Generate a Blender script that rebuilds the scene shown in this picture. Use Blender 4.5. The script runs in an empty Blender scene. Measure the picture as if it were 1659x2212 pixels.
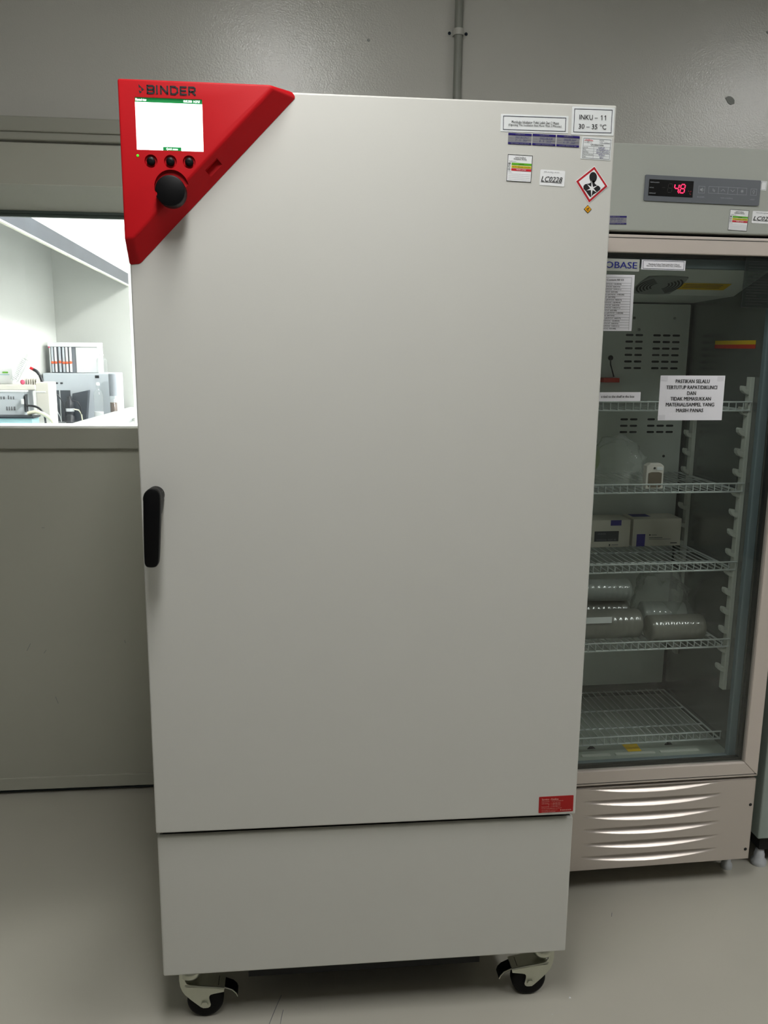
import bpy, bmesh, math, random
from mathutils import Vector, Matrix

random.seed(7)
SC = bpy.context.scene
COL = SC.collection

# ------------------------------------------------------------------ camera
F_PX, IW, IH = 1824.41437, 1659.0, 2212.0
CAM = Vector((-0.14932, -1.648354, 1.500206))
PITCH, YAW, ROLL = -0.191714, 0.103112, 0.010562


def cam_axes():
    cp, sp, cy, sy = math.cos(PITCH), math.sin(PITCH), math.cos(YAW), math.sin(YAW)
    fwd = Vector((sy * cp, cy * cp, sp))
    right = Vector((cy, -sy, 0))
    up = right.cross(fwd)
    cr, sr = math.cos(ROLL), math.sin(ROLL)
    return cr * right + sr * up, -sr * right + cr * up, fwd


AX, AY, AZ = cam_axes()
cam_data = bpy.data.cameras.new('camera')
cam_data.sensor_fit = 'VERTICAL'
cam_data.sensor_height = 24.0
cam_data.lens = F_PX / IH * 24.0
cam_data.clip_start = 0.02
cam = bpy.data.objects.new('camera', cam_data)
COL.objects.link(cam)
cam.matrix_world = Matrix(((AX.x, AY.x, -AZ.x, CAM.x), (AX.y, AY.y, -AZ.y, CAM.y), (AX.z, AY.z, -AZ.z, CAM.z), (0, 0, 0, 1)))
SC.camera = cam

# ------------------------------------------------------------------ world, exposure, lamp strengths
world = bpy.data.worlds.new('world')
SC.world = world
world.use_nodes = True
world.node_tree.nodes['Background'].inputs[0].default_value = (0.55, 0.6, 0.58, 1)
world.node_tree.nodes['Background'].inputs[1].default_value = 0.02
SC.view_settings.view_transform = 'Standard'
SC.view_settings.look = 'None'
SC.view_settings.exposure = 0.0
SC.view_settings.gamma = 1.0
SC.view_settings.use_curve_mapping = False
ROOM_LAMP_RIGHT = 31.0
ROOM_LAMP = 28.0      # emission of the ceiling lamps in this room
LAB_LAMP = 58.0       # emission of the ceiling lamps in the bright laboratory behind the window
BENCH_LAMP = 0.8     # tube lamp inside the clean bench


# ------------------------------------------------------------------ pixel -> place helpers
def ray(u, v):
    return AZ + AX * ((u - IW / 2) / F_PX) - AY * ((v - IH / 2) / F_PX)


def PY(u, v, y=0.0):
    d = ray(u, v)
    return CAM + d * ((y - CAM.y) / d.y)


FO = Vector((0.6, 0.40, 0.0))
FYAW = math.radians(1.8)
FU = Vector((math.cos(FYAW), math.sin(FYAW), 0))
FN = Vector((-math.sin(FYAW), math.cos(FYAW), 0))


def FV(u, v, dep=0.0):
    """pixel -> refrigerator coordinates on the plane at depth dep behind its front"""
    d = ray(u, v)
    P = CAM + d * (((FO + FN * dep) - CAM).dot(FN) / d.dot(FN))
    return Vector(((P - FO).dot(FU), dep, P.z))


# ------------------------------------------------------------------ materials
MATS = {}


def lin(c):
    return tuple(((x / 255.0) / 12.92 if x / 255.0 <= 0.04045 else ((x / 255.0 + 0.055) / 1.055) ** 2.4) for x in c) + (1.0,)


def mat(name, rgb, rough=0.5, metal=0.0, bump=0.0, bscale=200.0, var=0.0, vscale=6.0, coat=0.0, spec=0.5, emit=0.0, stretch=None, alpha=None):
    m = bpy.data.materials.new(name)
    m.use_nodes = True
    nt = m.node_tree
    b = nt.nodes['Principled BSDF']
    col = lin(rgb)
    b.inputs['Base Color'].default_value = col
    b.inputs['Roughness'].default_value = rough
    b.inputs['Metallic'].default_value = metal
    b.inputs['Specular IOR Level'].default_value = spec
    b.inputs['Coat Weight'].default_value = coat
    b.inputs['Coat Roughness'].default_value = 0.06
    if emit > 0:
        b.inputs['Emission Color'].default_value = col
        b.inputs['Emission Strength'].default_value = emit
    if bump > 0 or var > 0:
        tc = nt.nodes.new('ShaderNodeTexCoord')
        mp = nt.nodes.new('ShaderNodeMapping')
        nt.links.new(tc.outputs['Object'], mp.inputs['Vector'])
        if stretch:
            mp.inputs['Scale'].default_value = stretch
    if bump > 0:
        n = nt.nodes.new('ShaderNodeTexNoise')
        n.inputs['Scale'].default_value = bscale
        n.inputs['Detail'].default_value = 3
        nt.links.new(mp.outputs[0], n.inputs['Vector'])
        bp = nt.nodes.new('ShaderNodeBump')
        bp.inputs['Strength'].default_value = bump
        bp.inputs['Distance'].default_value = 0.002
        nt.links.new(n.outputs['Fac'], bp.inputs['Height'])
        nt.links.new(bp.outputs[0], b.inputs['Normal'])
    if var > 0:
        n2 = nt.nodes.new('ShaderNodeTexNoise')
        n2.inputs['Scale'].default_value = vscale
        n2.inputs['Detail'].default_value = 5
        nt.links.new(mp.outputs[0], n2.inputs['Vector'])
        mr = nt.nodes.new('ShaderNodeMapRange')
        mr.inputs[3].default_value = 1.0 - var
        mr.inputs[4].default_value = 1.0 + var
        nt.links.new(n2.outputs['Fac'], mr.inputs[0])
        mx = nt.nodes.new('ShaderNodeVectorMath')
        mx.operation = 'SCALE'
        mx.inputs[0].default_value = col[:3]
        nt.links.new(mr.outputs[0], mx.inputs['Scale'])
        nt.links.new(mx.outputs[0], b.inputs['Base Color'])
    MATS[name] = m
    return m


def film(name, tint, gloss_rough=0.02, ior=1.45, haze=0.0, haze_rgb=(200, 205, 200), bump=0.0, bscale=40.0, base_gloss=0.0):
    """thin clear sheet: tinted see-through + Fresnel reflection (+ a little milky haze)"""
    m = bpy.data.materials.new(name)
    m.use_nodes = True
    nt = m.node_tree
    for n in list(nt.nodes):
        nt.nodes.remove(n)
    out = nt.nodes.new('ShaderNodeOutputMaterial')
    tr = nt.nodes.new('ShaderNodeBsdfTransparent')
    tr.inputs[0].default_value = (tint[0], tint[1], tint[2], 1)
    gl = nt.nodes.new('ShaderNodeBsdfGlossy')
    gl.inputs['Roughness'].default_value = gloss_rough
    # two-sided Schlick reflectance: f0 + (1 - f0) * facing^5
    f0 = ((ior - 1) / (ior + 1)) ** 2
    fr = nt.nodes.new('ShaderNodeLayerWeight')
    fr.inputs['Blend'].default_value = 0.5
    pw = nt.nodes.new('ShaderNodeMath')
    pw.operation = 'POWER'
    pw.inputs[1].default_value = 5.0
    nt.links.new(fr.outputs['Facing'], pw.inputs[0])
    ml = nt.nodes.new('ShaderNodeMath')
    ml.operation = 'MULTIPLY_ADD'
    ml.inputs[1].default_value = 1 - f0
    ml.inputs[2].default_value = f0
    nt.links.new(pw.outputs[0], ml.inputs[0])
    mx = nt.nodes.new('ShaderNodeMixShader')
    ad = nt.nodes.new('ShaderNodeMath')
    ad.operation = 'ADD'
    ad.inputs[1].default_value = base_gloss
    nt.links.new(ml.outputs[0], ad.inputs[0])
    nt.links.new(ad.outputs[0], mx.inputs[0])
    nt.links.new(tr.outputs[0], mx.inputs[1])
    nt.links.new(gl.outputs[0], mx.inputs[2])
    last = mx
    if haze > 0:
        df = nt.nodes.new('ShaderNodeBsdfDiffuse')
        df.inputs[0].default_value = lin(haze_rgb)
        m2 = nt.nodes.new('ShaderNodeMixShader')
        m2.inputs[0].default_value = haze
        nt.links.new(mx.outputs[0], m2.inputs[1])
        nt.links.new(df.outputs[0], m2.inputs[2])
        last = m2
    if bump > 0:
        tc = nt.nodes.new('ShaderNodeTexCoord')
        n = nt.nodes.new('ShaderNodeTexNoise')
        n.inputs['Scale'].default_value = bscale
        n.inputs['Detail'].default_value = 4
        nt.links.new(tc.outputs['Object'], n.inputs['Vector'])
        bp = nt.nodes.new('ShaderNodeBump')
        bp.inputs['Strength'].default_value = bump
        bp.inputs['Distance'].default_value = 0.01
        nt.links.new(n.outputs['Fac'], bp.inputs['Height'])
        nt.links.new(bp.outputs[0], gl.inputs['Normal'])
        nt.links.new(bp.outputs[0], fr.inputs['Normal'])
    nt.links.new(last.outputs[0], out.inputs[0])
    MATS[name] = m
    return m


mat('wall_paint', (190, 189, 182), 0.2, spec=0.45, bump=0.30, bscale=240, var=0.03, vscale=3)
mat('panel_paint', (176, 176, 163), 0.42, bump=0.05, bscale=300, var=0.03, vscale=2.5)
mat('trim_paint', (158, 158, 146), 0.42, bump=0.08, bscale=150, var=0.03)
mat('gasket', (54, 66, 59), 0.5, var=0.05)
mat('side_paint', (150, 150, 146), 0.6, bump=0.2, bscale=130, var=0.03, vscale=3)
mat('ceiling_paint', (205, 205, 200), 0.8, var=0.03)
mat('floor_epoxy', (182, 179, 167), 0.36, bump=0.06, bscale=60, var=0.05, vscale=4)
mat('dark_gap', (12, 13, 13), 0.8, var=0.1)
mat('conduit_grey', (132, 134, 126), 0.45, var=0.05)
mat('conduit_clip', (186, 186, 178), 0.5, var=0.04)
mat('screw_dark', (38, 46, 58), 0.4, metal=0.7, var=0.1)
mat('chip_grey', (142, 144, 140), 0.8, bump=0.3, bscale=300, var=0.1, vscale=60)
mat('incubator_paint', (207, 207, 201), 0.42, bump=0.03, bscale=700, var=0.015, vscale=5)
mat('incubator_dark', (26, 27, 27), 0.6, var=0.1)
mat('red_plastic', (186, 14, 24), 0.5, spec=0.2, bump=0.06, bscale=900, var=0.03, vscale=12)
mat('black_plastic', (6, 6, 8), 0.45, spec=0.2, bump=0.04, bscale=900, var=0.1)
mat('black_ink', (16, 16, 20), 0.6, var=0.1)
mat('navy_ink', (30, 32, 58), 0.6, var=0.05)
mat('grey_ink', (112, 114, 120), 0.6, var=0.05)
mat('pen_ink', (44, 40, 110), 0.6, var=0.05)
mat('paper', (238, 240, 241), 0.55, var=0.01, vscale=20)
mat('sheet_paper', (236, 236, 242), 0.6, bump=0.15, bscale=60, var=0.02, vscale=14)
mat('tape_grey', (222, 222, 228), 0.4, var=0.03, vscale=60)
mat('paper_edge', (228, 232, 232), 0.5, var=0.01)
mat('foil_grey', (136, 136, 142), 0.45, metal=0.05, bump=0.1, bscale=300, var=0.06, vscale=60)
mat('label_blue', (32, 20, 104), 0.4, var=0.03)
mat('label_green', (96, 176, 30), 0.5, var=0.03)
mat('label_yellow', (228, 206, 16), 0.5, var=0.03)
mat('label_red', (200, 24, 40), 0.5, var=0.03)
mat('hazard_red', (186, 26, 38), 0.45, var=0.03)
mat('hazard_amber', (232, 164, 12), 0.45, var=0.03)
mat('service_red', (168, 4, 8), 0.45, var=0.02)
mat('service_ink', (226, 170, 160), 0.6, var=0.03)
mat('screen_white', (246, 255, 252), 0.3, emit=2.2, var=0.005)
mat('screen_green', (20, 124, 62), 0.3, emit=0.55, var=0.01)
mat('screen_ink', (226, 236, 232), 0.3, emit=1.0, var=0.005)
mat('led_green', (70, 225, 45), 0.3, emit=0.9, var=0.02)
mat('chrome_zinc', (196, 198, 184), 0.3, metal=0.9, bump=0.1, bscale=120, var=0.08, vscale=40)
mat('rubber', (5, 5, 6), 0.6, spec=0.2, bump=0.1, bscale=300, var=0.15)
mat('fridge_grey', (168, 172, 164), 0.45, bump=0.06, bscale=600, var=0.02)
mat('kick_beige', (200, 191, 183), 0.3, metal=0.35, bump=0.04, bscale=600, var=0.02)
mat('fridge_beige', (206, 196, 187), 0.34, metal=0.12, bump=0.05, bscale=600, var=0.02)
mat('panel_slate', (96, 101, 107), 0.45, bump=0.04, bscale=500, var=0.03)
mat('display_black', (4, 4, 5), 0.25, var=0.1)
mat('segment_red', (255, 42, 92), 0.4, emit=1.4, var=0.02)
mat('segment_dim', (120, 14, 30), 0.4, emit=0.25, var=0.02)
mat('segment_off', (28, 26, 22), 0.4, var=0.05)
mat('icon_grey', (160, 164, 168), 0.5, var=0.03)
mat('liner_white', (222, 228, 222), 0.4, bump=0.03, bscale=200, var=0.02)
mat('liner_steel', (142, 144, 142), 0.24, metal=0.75, bump=0.05, bscale=20, var=0.12, vscale=3, stretch=(1, 1, 6))
mat('liner_floor', (180, 188, 178), 0.35, metal=0.3, bump=0.08, bscale=60, var=0.10, vscale=9)
mat('gasket_blue', (112, 126, 132), 0.5, var=0.03)
mat('spacer_black', (20, 22, 20), 0.5, var=0.1)
mat('wire_white', (196, 202, 200), 0.4, var=0.03)
mat('hook_white', (200, 203, 194), 0.45, var=0.03)
mat('slot_dark', (22, 24, 23), 0.7, var=0.1)
mat('grille_grey', (146, 152, 148), 0.5, var=0.05)
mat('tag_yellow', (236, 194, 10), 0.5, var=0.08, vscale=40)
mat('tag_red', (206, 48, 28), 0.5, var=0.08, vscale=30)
mat('brand_blue', (24, 34, 128), 0.45, var=0.03)
mat('carton', (226, 220, 206), 0.55, bump=0.03, bscale=90, var=0.02)
mat('carton_blue', (38, 24, 140), 0.5, var=0.03)
mat('logger_white', (220, 214, 206), 0.4, var=0.02)
mat('logger_screen', (116, 104, 88), 0.25, coat=0.6, var=0.1, vscale=50)
mat('sleeve_grey', (122, 121, 112), 0.38, bump=0.5, bscale=45, var=0.08, vscale=30, coat=0.9)
mat('sleeve_pale', (168, 174, 168), 0.38, bump=0.5, bscale=45, var=0.06, vscale=30, coat=0.9)
mat('green_pack', (176, 200, 70), 0.5, var=0.1, vscale=30)
mat('zinc_foot', (196, 200, 204), 0.4, metal=0.25, bump=0.2, bscale=200, var=0.06, vscale=60)
mat('beige_bracket', (176, 156, 112), 0.6, var=0.05)
mat('cabinet_green', (150, 162, 156), 0.5, bump=0.05, bscale=400, var=0.02)
mat('lab_white', (246, 247, 246), 0.5, var=0.01)
mat('lab_floor', (200, 205, 205), 0.4, var=0.03)
mat('steel', (62, 68, 77), 0.4, metal=0.95, bump=0.08, bscale=14, var=0.45, vscale=4)
mat('bench_white', (198, 201, 197), 0.45, var=0.015)
mat('bench_trim', (222, 222, 206), 0.5, var=0.02)
mat('bench_silver', (206, 210, 214), 0.35, metal=0.3, var=0.03)
mat('device_grey', (196, 204, 212), 0.45, var=0.02)
mat('device_white', (234, 236, 238), 0.45, var=0.01)
mat('device_warm', (222, 220, 212), 0.45, var=0.02)
mat('device_dark', (70, 76, 84), 0.4, var=0.05)
mat('device_black', (44, 48, 54), 0.4, var=0.05)
mat('float_orange', (240, 110, 70), 0.45, var=0.03)
mat('ball_pink', (206, 78, 110), 0.45, var=0.03)
mat('meter_slate', (136, 142, 150), 0.4, var=0.05)
mat('hose_clear', (226, 226, 204), 0.35, var=0.03)
mat('hose_black', (44, 46, 52), 0.4, var=0.05)
mat('tray_cyan', (150, 196, 204), 0.4, var=0.05)
mat('dark_liquid', (112, 96, 88), 0.3, var=0.1, vscale=30)
mat('lamp_white', (220, 222, 220), 0.5, var=0.01)
mat('diffuser_room', (255, 254, 252), 0.6, emit=ROOM_LAMP)
mat('diffuser_right', (255, 254, 252), 0.6, emit=ROOM_LAMP_RIGHT)
mat('diffuser_lab', (255, 255, 252), 0.6, emit=LAB_LAMP)
mat('diffuser_bench', (255, 255, 252), 0.6, emit=BENCH_LAMP)
film('window_glass', (0.955, 0.96, 0.955), 0.01, 1.45)
film('fridge_glass', (0.92, 0.945, 0.935), 0.015, 1.45, base_gloss=0.012)
film('clear_glass', (0.95, 0.96, 0.96), 0.05, 1.5, haze=0.05, haze_rgb=(235, 240, 240))
film('bag_film', (0.96, 0.97, 0.96), 0.10, 1.4, haze=0.26, haze_rgb=(232, 236, 230), bump=0.9, bscale=28)
film('sash_glass', (0.96, 0.97, 0.96), 0.02, 1.45)
film('clear_label', (0.55, 0.58, 0.56), 0.3, 1.3, haze=0.05, haze_rgb=(120, 130, 125))


# ------------------------------------------------------------------ mesh builder
class MB:
    def __init__(self):
        self.v, self.f, self.m, self.s = [], [], [], []

    def add(self, verts, faces, mt, smooth=False):
        o = len(self.v)
        self.v += [tuple(p) for p in verts]
        for f in faces:
            self.f.append([i + o for i in f])
            self.m.append(mt)
            self.s.append(smooth)
        return self

    def addbm(self, bm, mt, smooth=False):
        bm.verts.index_update()
        self.add([v.co.copy() for v in bm.verts], [[v.index for v in f.verts] for f in bm.faces], mt, smooth)
        bm.free()
        return self

    def box(self, lo, hi, mt, r=0.0, seg=2):
        bm = bmesh.new()
        bmesh.ops.create_cube(bm, size=1.0)
        c = [(lo[i] + hi[i]) / 2 for i in range(3)]
        d = [hi[i] - lo[i] for i in range(3)]
        for v in bm.verts:
            v.co = Vector((c[0] + v.co.x * d[0], c[1] + v.co.y * d[1], c[2] + v.co.z * d[2]))
        if r > 0:
            bmesh.ops.bevel(bm, geom=list(bm.edges), offset=r, segments=seg, profile=0.5, affect='EDGES')
        return self.addbm(bm, mt)

    def quad(self, a, b, c, d, mt):
        return self.add([a, b, c, d], [[0, 1, 2, 3]], mt)

    def cyl(self, p0, p1, r0, mt, r1=None, n=24, caps=True, smooth=True):
        p0, p1 = Vector(p0), Vector(p1)
        r1 = r0 if r1 is None else r1
        ax = (p1 - p0).normalized()
        t = Vector((1, 0, 0)) if abs(ax.x) < 0.9 else Vector((0, 1, 0))
        e1 = ax.cross(t).normalized()
        e2 = ax.cross(e1)
        ring = lambda p, r: [p + (e1 * math.cos(2 * math.pi * k / n) + e2 * math.sin(2 * math.pi * k / n)) * r for k in range(n)]
        self.add(ring(p0, r0) + ring(p1, r1), [[k, (k + 1) % n, n + (k + 1) % n, n + k] for k in range(n)], mt, smooth)
        if caps:
            self.add(ring(p0, r0), [list(range(n))[::-1]], mt)
            self.add(ring(p1, r1), [list(range(n))], mt)
        return self

    def lathe(self, prof, mt, c=(0, 0, 0), axis='z', n=28):
        """prof: list of (radius, height) turned about the axis through c"""
        vs, fs = [], []
        for r, h in prof:
            for k in range(n):
                a = 2 * math.pi * k / n
                x, y, z = r * math.cos(a), r * math.sin(a), h
                if axis == 'y':
                    x, y, z = x, z, y
                elif axis == 'x':
                    x, y, z = z, y, x
                vs.append((c[0] + x, c[1] + y, c[2] + z))
        for i in range(len(prof) - 1):
            for k in range(n):
                fs.append([i * n + k, i * n + (k + 1) % n, (i + 1) * n + (k + 1) % n, (i + 1) * n + k])
        self.add(vs, fs, mt, True)
        self.add(vs[:n], [list(range(n))[::-1]], mt)
        self.add(vs[-n:], [list(range(n))], mt)
        return self

    def tube(self, pts, r, mt, n=8):
        pts = [Vector(p) for p in pts]
        vs, fs = [], []
        for i, p in enumerate(pts):
            d = (pts[min(i + 1, len(pts) - 1)] - pts[max(i - 1, 0)]).normalized()
            t = Vector((0, 0, 1)) if abs(d.z) < 0.9 else Vector((0, 1, 0))
            e1 = d.cross(t).normalized()
            e2 = d.cross(e1)
            vs += [p + (e1 * math.cos(2 * math.pi * k / n) + e2 * math.sin(2 * math.pi * k / n)) * r for k in range(n)]
        for i in range(len(pts) - 1):
            for k in range(n):
                fs.append([i * n + k, i * n + (k + 1) % n, (i + 1) * n + (k + 1) % n, (i + 1) * n + k])
        self.add(vs, fs, mt, True)
        self.add(vs[:n], [list(range(n))[::-1]], mt)
        self.add(vs[-n:], [list(range(n))], mt)
        return self

    def prism(self, poly, y0, y1, mt, r=0.0):
        """poly of (x, z) extruded from y0 (front) to y1 (back)"""
        bm = bmesh.new()
        fr = [bm.verts.new((x, y0, z)) for x, z in poly]
        f = bm.faces.new(fr)
        ex = bmesh.ops.extrude_face_region(bm, geom=[f])
        for g in ex['geom']:
            if isinstance(g, bmesh.types.BMVert):
                g.co.y = y1
        bmesh.ops.recalc_face_normals(bm, faces=bm.faces)
        if r > 0:
            es = [e for e in bm.edges if abs(e.verts[0].co.y - e.verts[1].co.y) < 1e-9]
            bmesh.ops.bevel(bm, geom=es, offset=r, segments=2, profile=0.5, affect='EDGES')
        return self.addbm(bm, mt)

    def build(self, name, parent=None, label=None, cat=None, group=None, kind=None, fix=True, sharp=None):
        me = bpy.data.meshes.new(name)
        me.from_pydata(self.v, [], self.f)
        names = []
        for k in self.m:
            if k not in names:
                names.append(k)
        for k in names:
            me.materials.append(MATS[k])
        me.polygons.foreach_set('material_index', [names.index(k) for k in self.m])
        me.polygons.foreach_set('use_smooth', self.s)
        me.update()
        if sharp:
            me.set_sharp_from_angle(angle=math.radians(sharp))
        o = bpy.data.objects.new(name, me)
        COL.objects.link(o)
        o.parent = parent
        return tag(o, label, cat, group, kind)


def tag(o, label=None, cat=None, group=None, kind=None):
    for k, v in (('label', label), ('category', cat), ('group', group), ('kind', kind)):
        if v:
            o[k] = v
    return o


def thing(name, loc, label, cat, group=None, rz=0.0):
    o = bpy.data.objects.new(name, None)
    COL.objects.link(o)
    o.location = loc
    o.rotation_euler = (0, 0, rz)
    o.empty_display_size = 0.05
    return tag(o, label, cat, group)


def copy_of(o, parent=None):
    c = o.copy()
    COL.objects.link(c)
    c.parent = parent
    return c


_TX = {}


def text_geo(s, shear=0.0, spacing=1.0):
    key = (s, shear, spacing)
    if key not in _TX:
        cu = bpy.data.curves.new('t', 'FONT')
        cu.body = s
        cu.resolution_u = 2
        cu.shear = shear
        cu.space_character = spacing
        ob = bpy.data.objects.new('t', cu)
        COL.objects.link(ob)
        dg = bpy.context.evaluated_depsgraph_get()
        me = bpy.data.meshes.new_from_object(ob.evaluated_get(dg))
        vs = [(v.co.x, v.co.y) for v in me.vertices]
        fs = [list(p.vertices) for p in me.polygons]
        bpy.data.objects.remove(ob)
        bpy.data.curves.remove(cu)
        bpy.data.meshes.remove(me)
        _TX[key] = (vs, fs)
    return _TX[key]


class Flat:
    """print on an upright rectangle facing -y, laid out in fractions (x right, y down)"""

    def __init__(self, tl, tr, bl, depth):
        self.o = Vector((tl[0], tl[-1]))
        ex = Vector((tr[0], tr[-1])) - self.o
        self.w = ex.length
        self.ex = ex / self.w
        self.ey = Vector((self.ex.y, -self.ex.x))
        self.h = abs((Vector((bl[0], bl[-1])) - self.o).dot(self.ey))
        self.d = depth
        self.mb = MB()

    def pt(self, x, y, lift):
        p = self.o + self.ex * (x * self.w) + self.ey * (y * self.h)
        return (p.x, self.d - lift, p.y)

    def slab(self, mt, t=0.0007, r=0.0):
        mb = MB()
        w, h = self.w, self.h
        if r > 0:
            poly = []
            for cx, cy, a0 in ((1, 0, 0), (0, 0, 90), (0, 1, 180), (1, 1, 270)):
                for k in range(5):
                    a = math.radians(a0 + 90 * k / 4)
                    px = cx + (-r / w if cx else r / w) + math.cos(a) * r / w
                    py = cy + (-r / h if cy else r / h) - math.sin(a) * r / h
                    poly.append((px, py))
        else:
            poly = [(0, 0), (0, 1), (1, 1), (1, 0)]
        n = len(poly)
        vs = [self.pt(x, y, t) for x, y in poly] + [self.pt(x, y, 0) for x, y in poly]
        mb.add(vs, [list(range(n)), list(range(n, 2 * n))[::-1]] + [[i, n + i, n + (i + 1) % n, (i + 1) % n] for i in range(n)], mt)
        self.t = t
        return mb

    def poly(self, pts, mt, layer=1):
        t = self.t + 0.0004 * layer
        self.mb.add([self.pt(x, y, t) for x, y in pts], [list(range(len(pts)))], mt)

    def rect(self, x0, y0, x1, y1, mt, layer=1):
        self.poly([(x0, y0), (x0, y1), (x1, y1), (x1, y0)], mt, layer)

    def frame(self, x0, y0, x1, y1, t, mt, layer=1):
        tx, ty = t / self.w, t / self.h
        self.rect(x0, y0, x1, y0 + ty, mt, layer)
        self.rect(x0, y1 - ty, x1, y1, mt, layer)
        self.rect(x0, y0 + ty, x0 + tx, y1 - ty, mt, layer)
        self.rect(x1 - tx, y0 + ty, x1, y1 - ty, mt, layer)

    def text(self, s, x0, y0, x1, y1, mt, bold=0.0, shear=0.0, layer=2, keep=False, spacing=1.0):
        vs, fs = text_geo(s, shear, spacing)
        ax0, ax1 = min(v[0] for v in vs), max(v[0] for v in vs)
        ay0, ay1 = min(v[1] for v in vs), max(v[1] for v in vs)
        t = self.t + 0.0004 * layer
        # heavier type: the same outlines struck again a hair to each side
        for dx in ((0.0,) if bold <= 0 else (-bold, 0.0, bold)):
            self.mb.add([self.pt(x0 + (x1 - x0) * (v[0] + dx - ax0) / (ax1 - ax0), y1 - (y1 - y0) * (v[1] - ay0) / (ay1 - ay0), t + abs(dx) * 0.004 + (0.00004 if dx > 0 else 0.0)) for v in vs], fs, mt)

    def stroke(self, pts, t, mt, layer=2):
        for (xa, ya), (xb, yb) in zip(pts[:-1], pts[1:]):
            a = Vector((xa * self.w, ya * self.h))
            b = Vector((xb * self.w, yb * self.h))
            d = (b - a)
            if d.length < 1e-9:
                continue
            n = Vector((-d.y, d.x)).normalized() * (t / 2)
            q = [a + n, b + n, b - n, a - n]
            q = [(p.x / self.w, p.y / self.h) for p in q]
            self.poly(q[::-1], mt, layer)

    def scrawl(self, x0, y0, x1, y1, n, t, mt):
        pts = []
        for i in range(n + 1):
            x = x0 + (x1 - x0) * i / n + random.uniform(-.2, .2) * (x1 - x0) / n
            y = (y0 if i % 2 else y1) + random.uniform(-.3, .3) * (y1 - y0)
            pts.append((x, y))
        self.stroke(pts, t, mt)

    def faux(self, x0, y0, x1, y1, mt, layer=2):
        """a line of print too small to read: a row of short dark marks"""
        step = (y1 - y0) * self.h * 0.62 / self.w
        x, k = x0, 0
        while x + step < x1:
            k += 1
            if random.random() > 0.14:
                yy = y0 + (y1 - y0) * random.choice((0, .0, .25))
                self.rect(x, yy, x + step * random.uniform(0.5, 0.8), y1, mt, layer)
            x += step

    def finish(self, parent, name='lettering'):
        if self.mb.f:
            return self.mb.build(name, parent)


# ================================================================== THE SETTING
WY = 1.09                                  # room face of the wall behind the appliances
X0, X1, Y0, ZC = -2.3, 3.4, -3.2, 2.85
WX0, WX1, WZ0, WZ1 = -2.0, -0.1, 1.2475, 1.965   # window opening
MB().box((X0, Y0, -0.1), (X1, WY + 0.02, 0), 'floor_epoxy').build('floor', kind='structure')
MB().box((X0, Y0, ZC), (X1, WY + 0.12, ZC + 0.1), 'ceiling_paint').build('ceiling', kind='structure')
MB().box((X0 - 0.1, Y0, 0), (X0, WY + 0.12, ZC), 'side_paint').build('wall_left', kind='structure')
MB().box((X1, Y0, 0), (X1 + 0.1, WY + 0.12, ZC), 'side_paint').build('wall_right', kind='structure')
MB().box((X0, Y0 - 0.1, 0), (X1, Y0, ZC), 'side_paint').build('wall_front', kind='structure')
wb = MB()
T = WY + 0.12
wb.box((X0, WY, WZ1), (X1, T, ZC), 'wall_paint')
wb.box((WX1, WY, 0.0), (X1, T, WZ1), 'wall_paint')
wb.box((X0, WY, 0.02), (WX0, T, WZ1), 'wall_paint')
wb.box((WX0, WY + 0.004, 0.02), (WX1, T, WZ0), 'panel_paint')
wb.box((X0, WY + 0.03, 0), (WX1, T, 0.02), 'dark_gap')
wall_back = wb.build('wall_back', kind='structure')
# peeled paint chips on the wall
for (u, v, s) in ((796, 87, 0.006), (1577, 216, 0.017), (1660, 70, 0.008)):
    p = PY(u, v, WY)
    poly = []
    for k in range(9):
        a = 2 * math.pi * k / 9
        r = s * random.uniform(0.6, 1.15)
        poly.append((p.x + r * math.cos(a), p.z + r * math.sin(a) * 0.9))
    MB().prism(poly, WY - 0.0015, WY + 0.001, 'chip_grey').build('paint_chip', wall_back)

floor = bpy.data.objects['floor']
for pts in (((608, 2150), (598, 2172), (588, 2196), (582, 2212)), ((612, 2182), (608, 2198), (606, 2211)), ((1322, 1972), (1321, 1980))):
    P = [CAM + ray(u, v) * (-CAM.z / ray(u, v).z) for u, v in pts]
    MB().tube([(p.x, p.y, 0.0004) for p in P], 0.0007, 'grey_ink', 5).build('scratch', floor)
for u, v, sz in ((1231, 2155, 0.0032), (1193, 2191, 0.0016), (1402, 1890, 0.0012)):
    p = CAM + ray(u, v) * (-CAM.z / ray(u, v).z)
    MB().add([(p.x - sz, p.y - sz * .6, 0.0002), (p.x + sz, p.y - sz * .7, 0.0002), (p.x, p.y + sz, 0.0002), (p.x, p.y, sz * .8)], [[0, 2, 1], [0, 1, 3], [1, 2, 3], [2, 0, 3]], 'paper').build('paper_fleck', floor)
for pts in (((66, 1390), (58, 1406)), ((100, 1404), (95, 1411)), ((90, 1140), (96, 1140)), ((120, 1505), (126, 1520)), ((269, 1383), (271, 1389))):
    P = [PY(u, v, WY + 0.0035) for u, v in pts]
    MB().tube(P, 0.0006, 'grey_ink', 5).build('scratch', wall_back)

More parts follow.
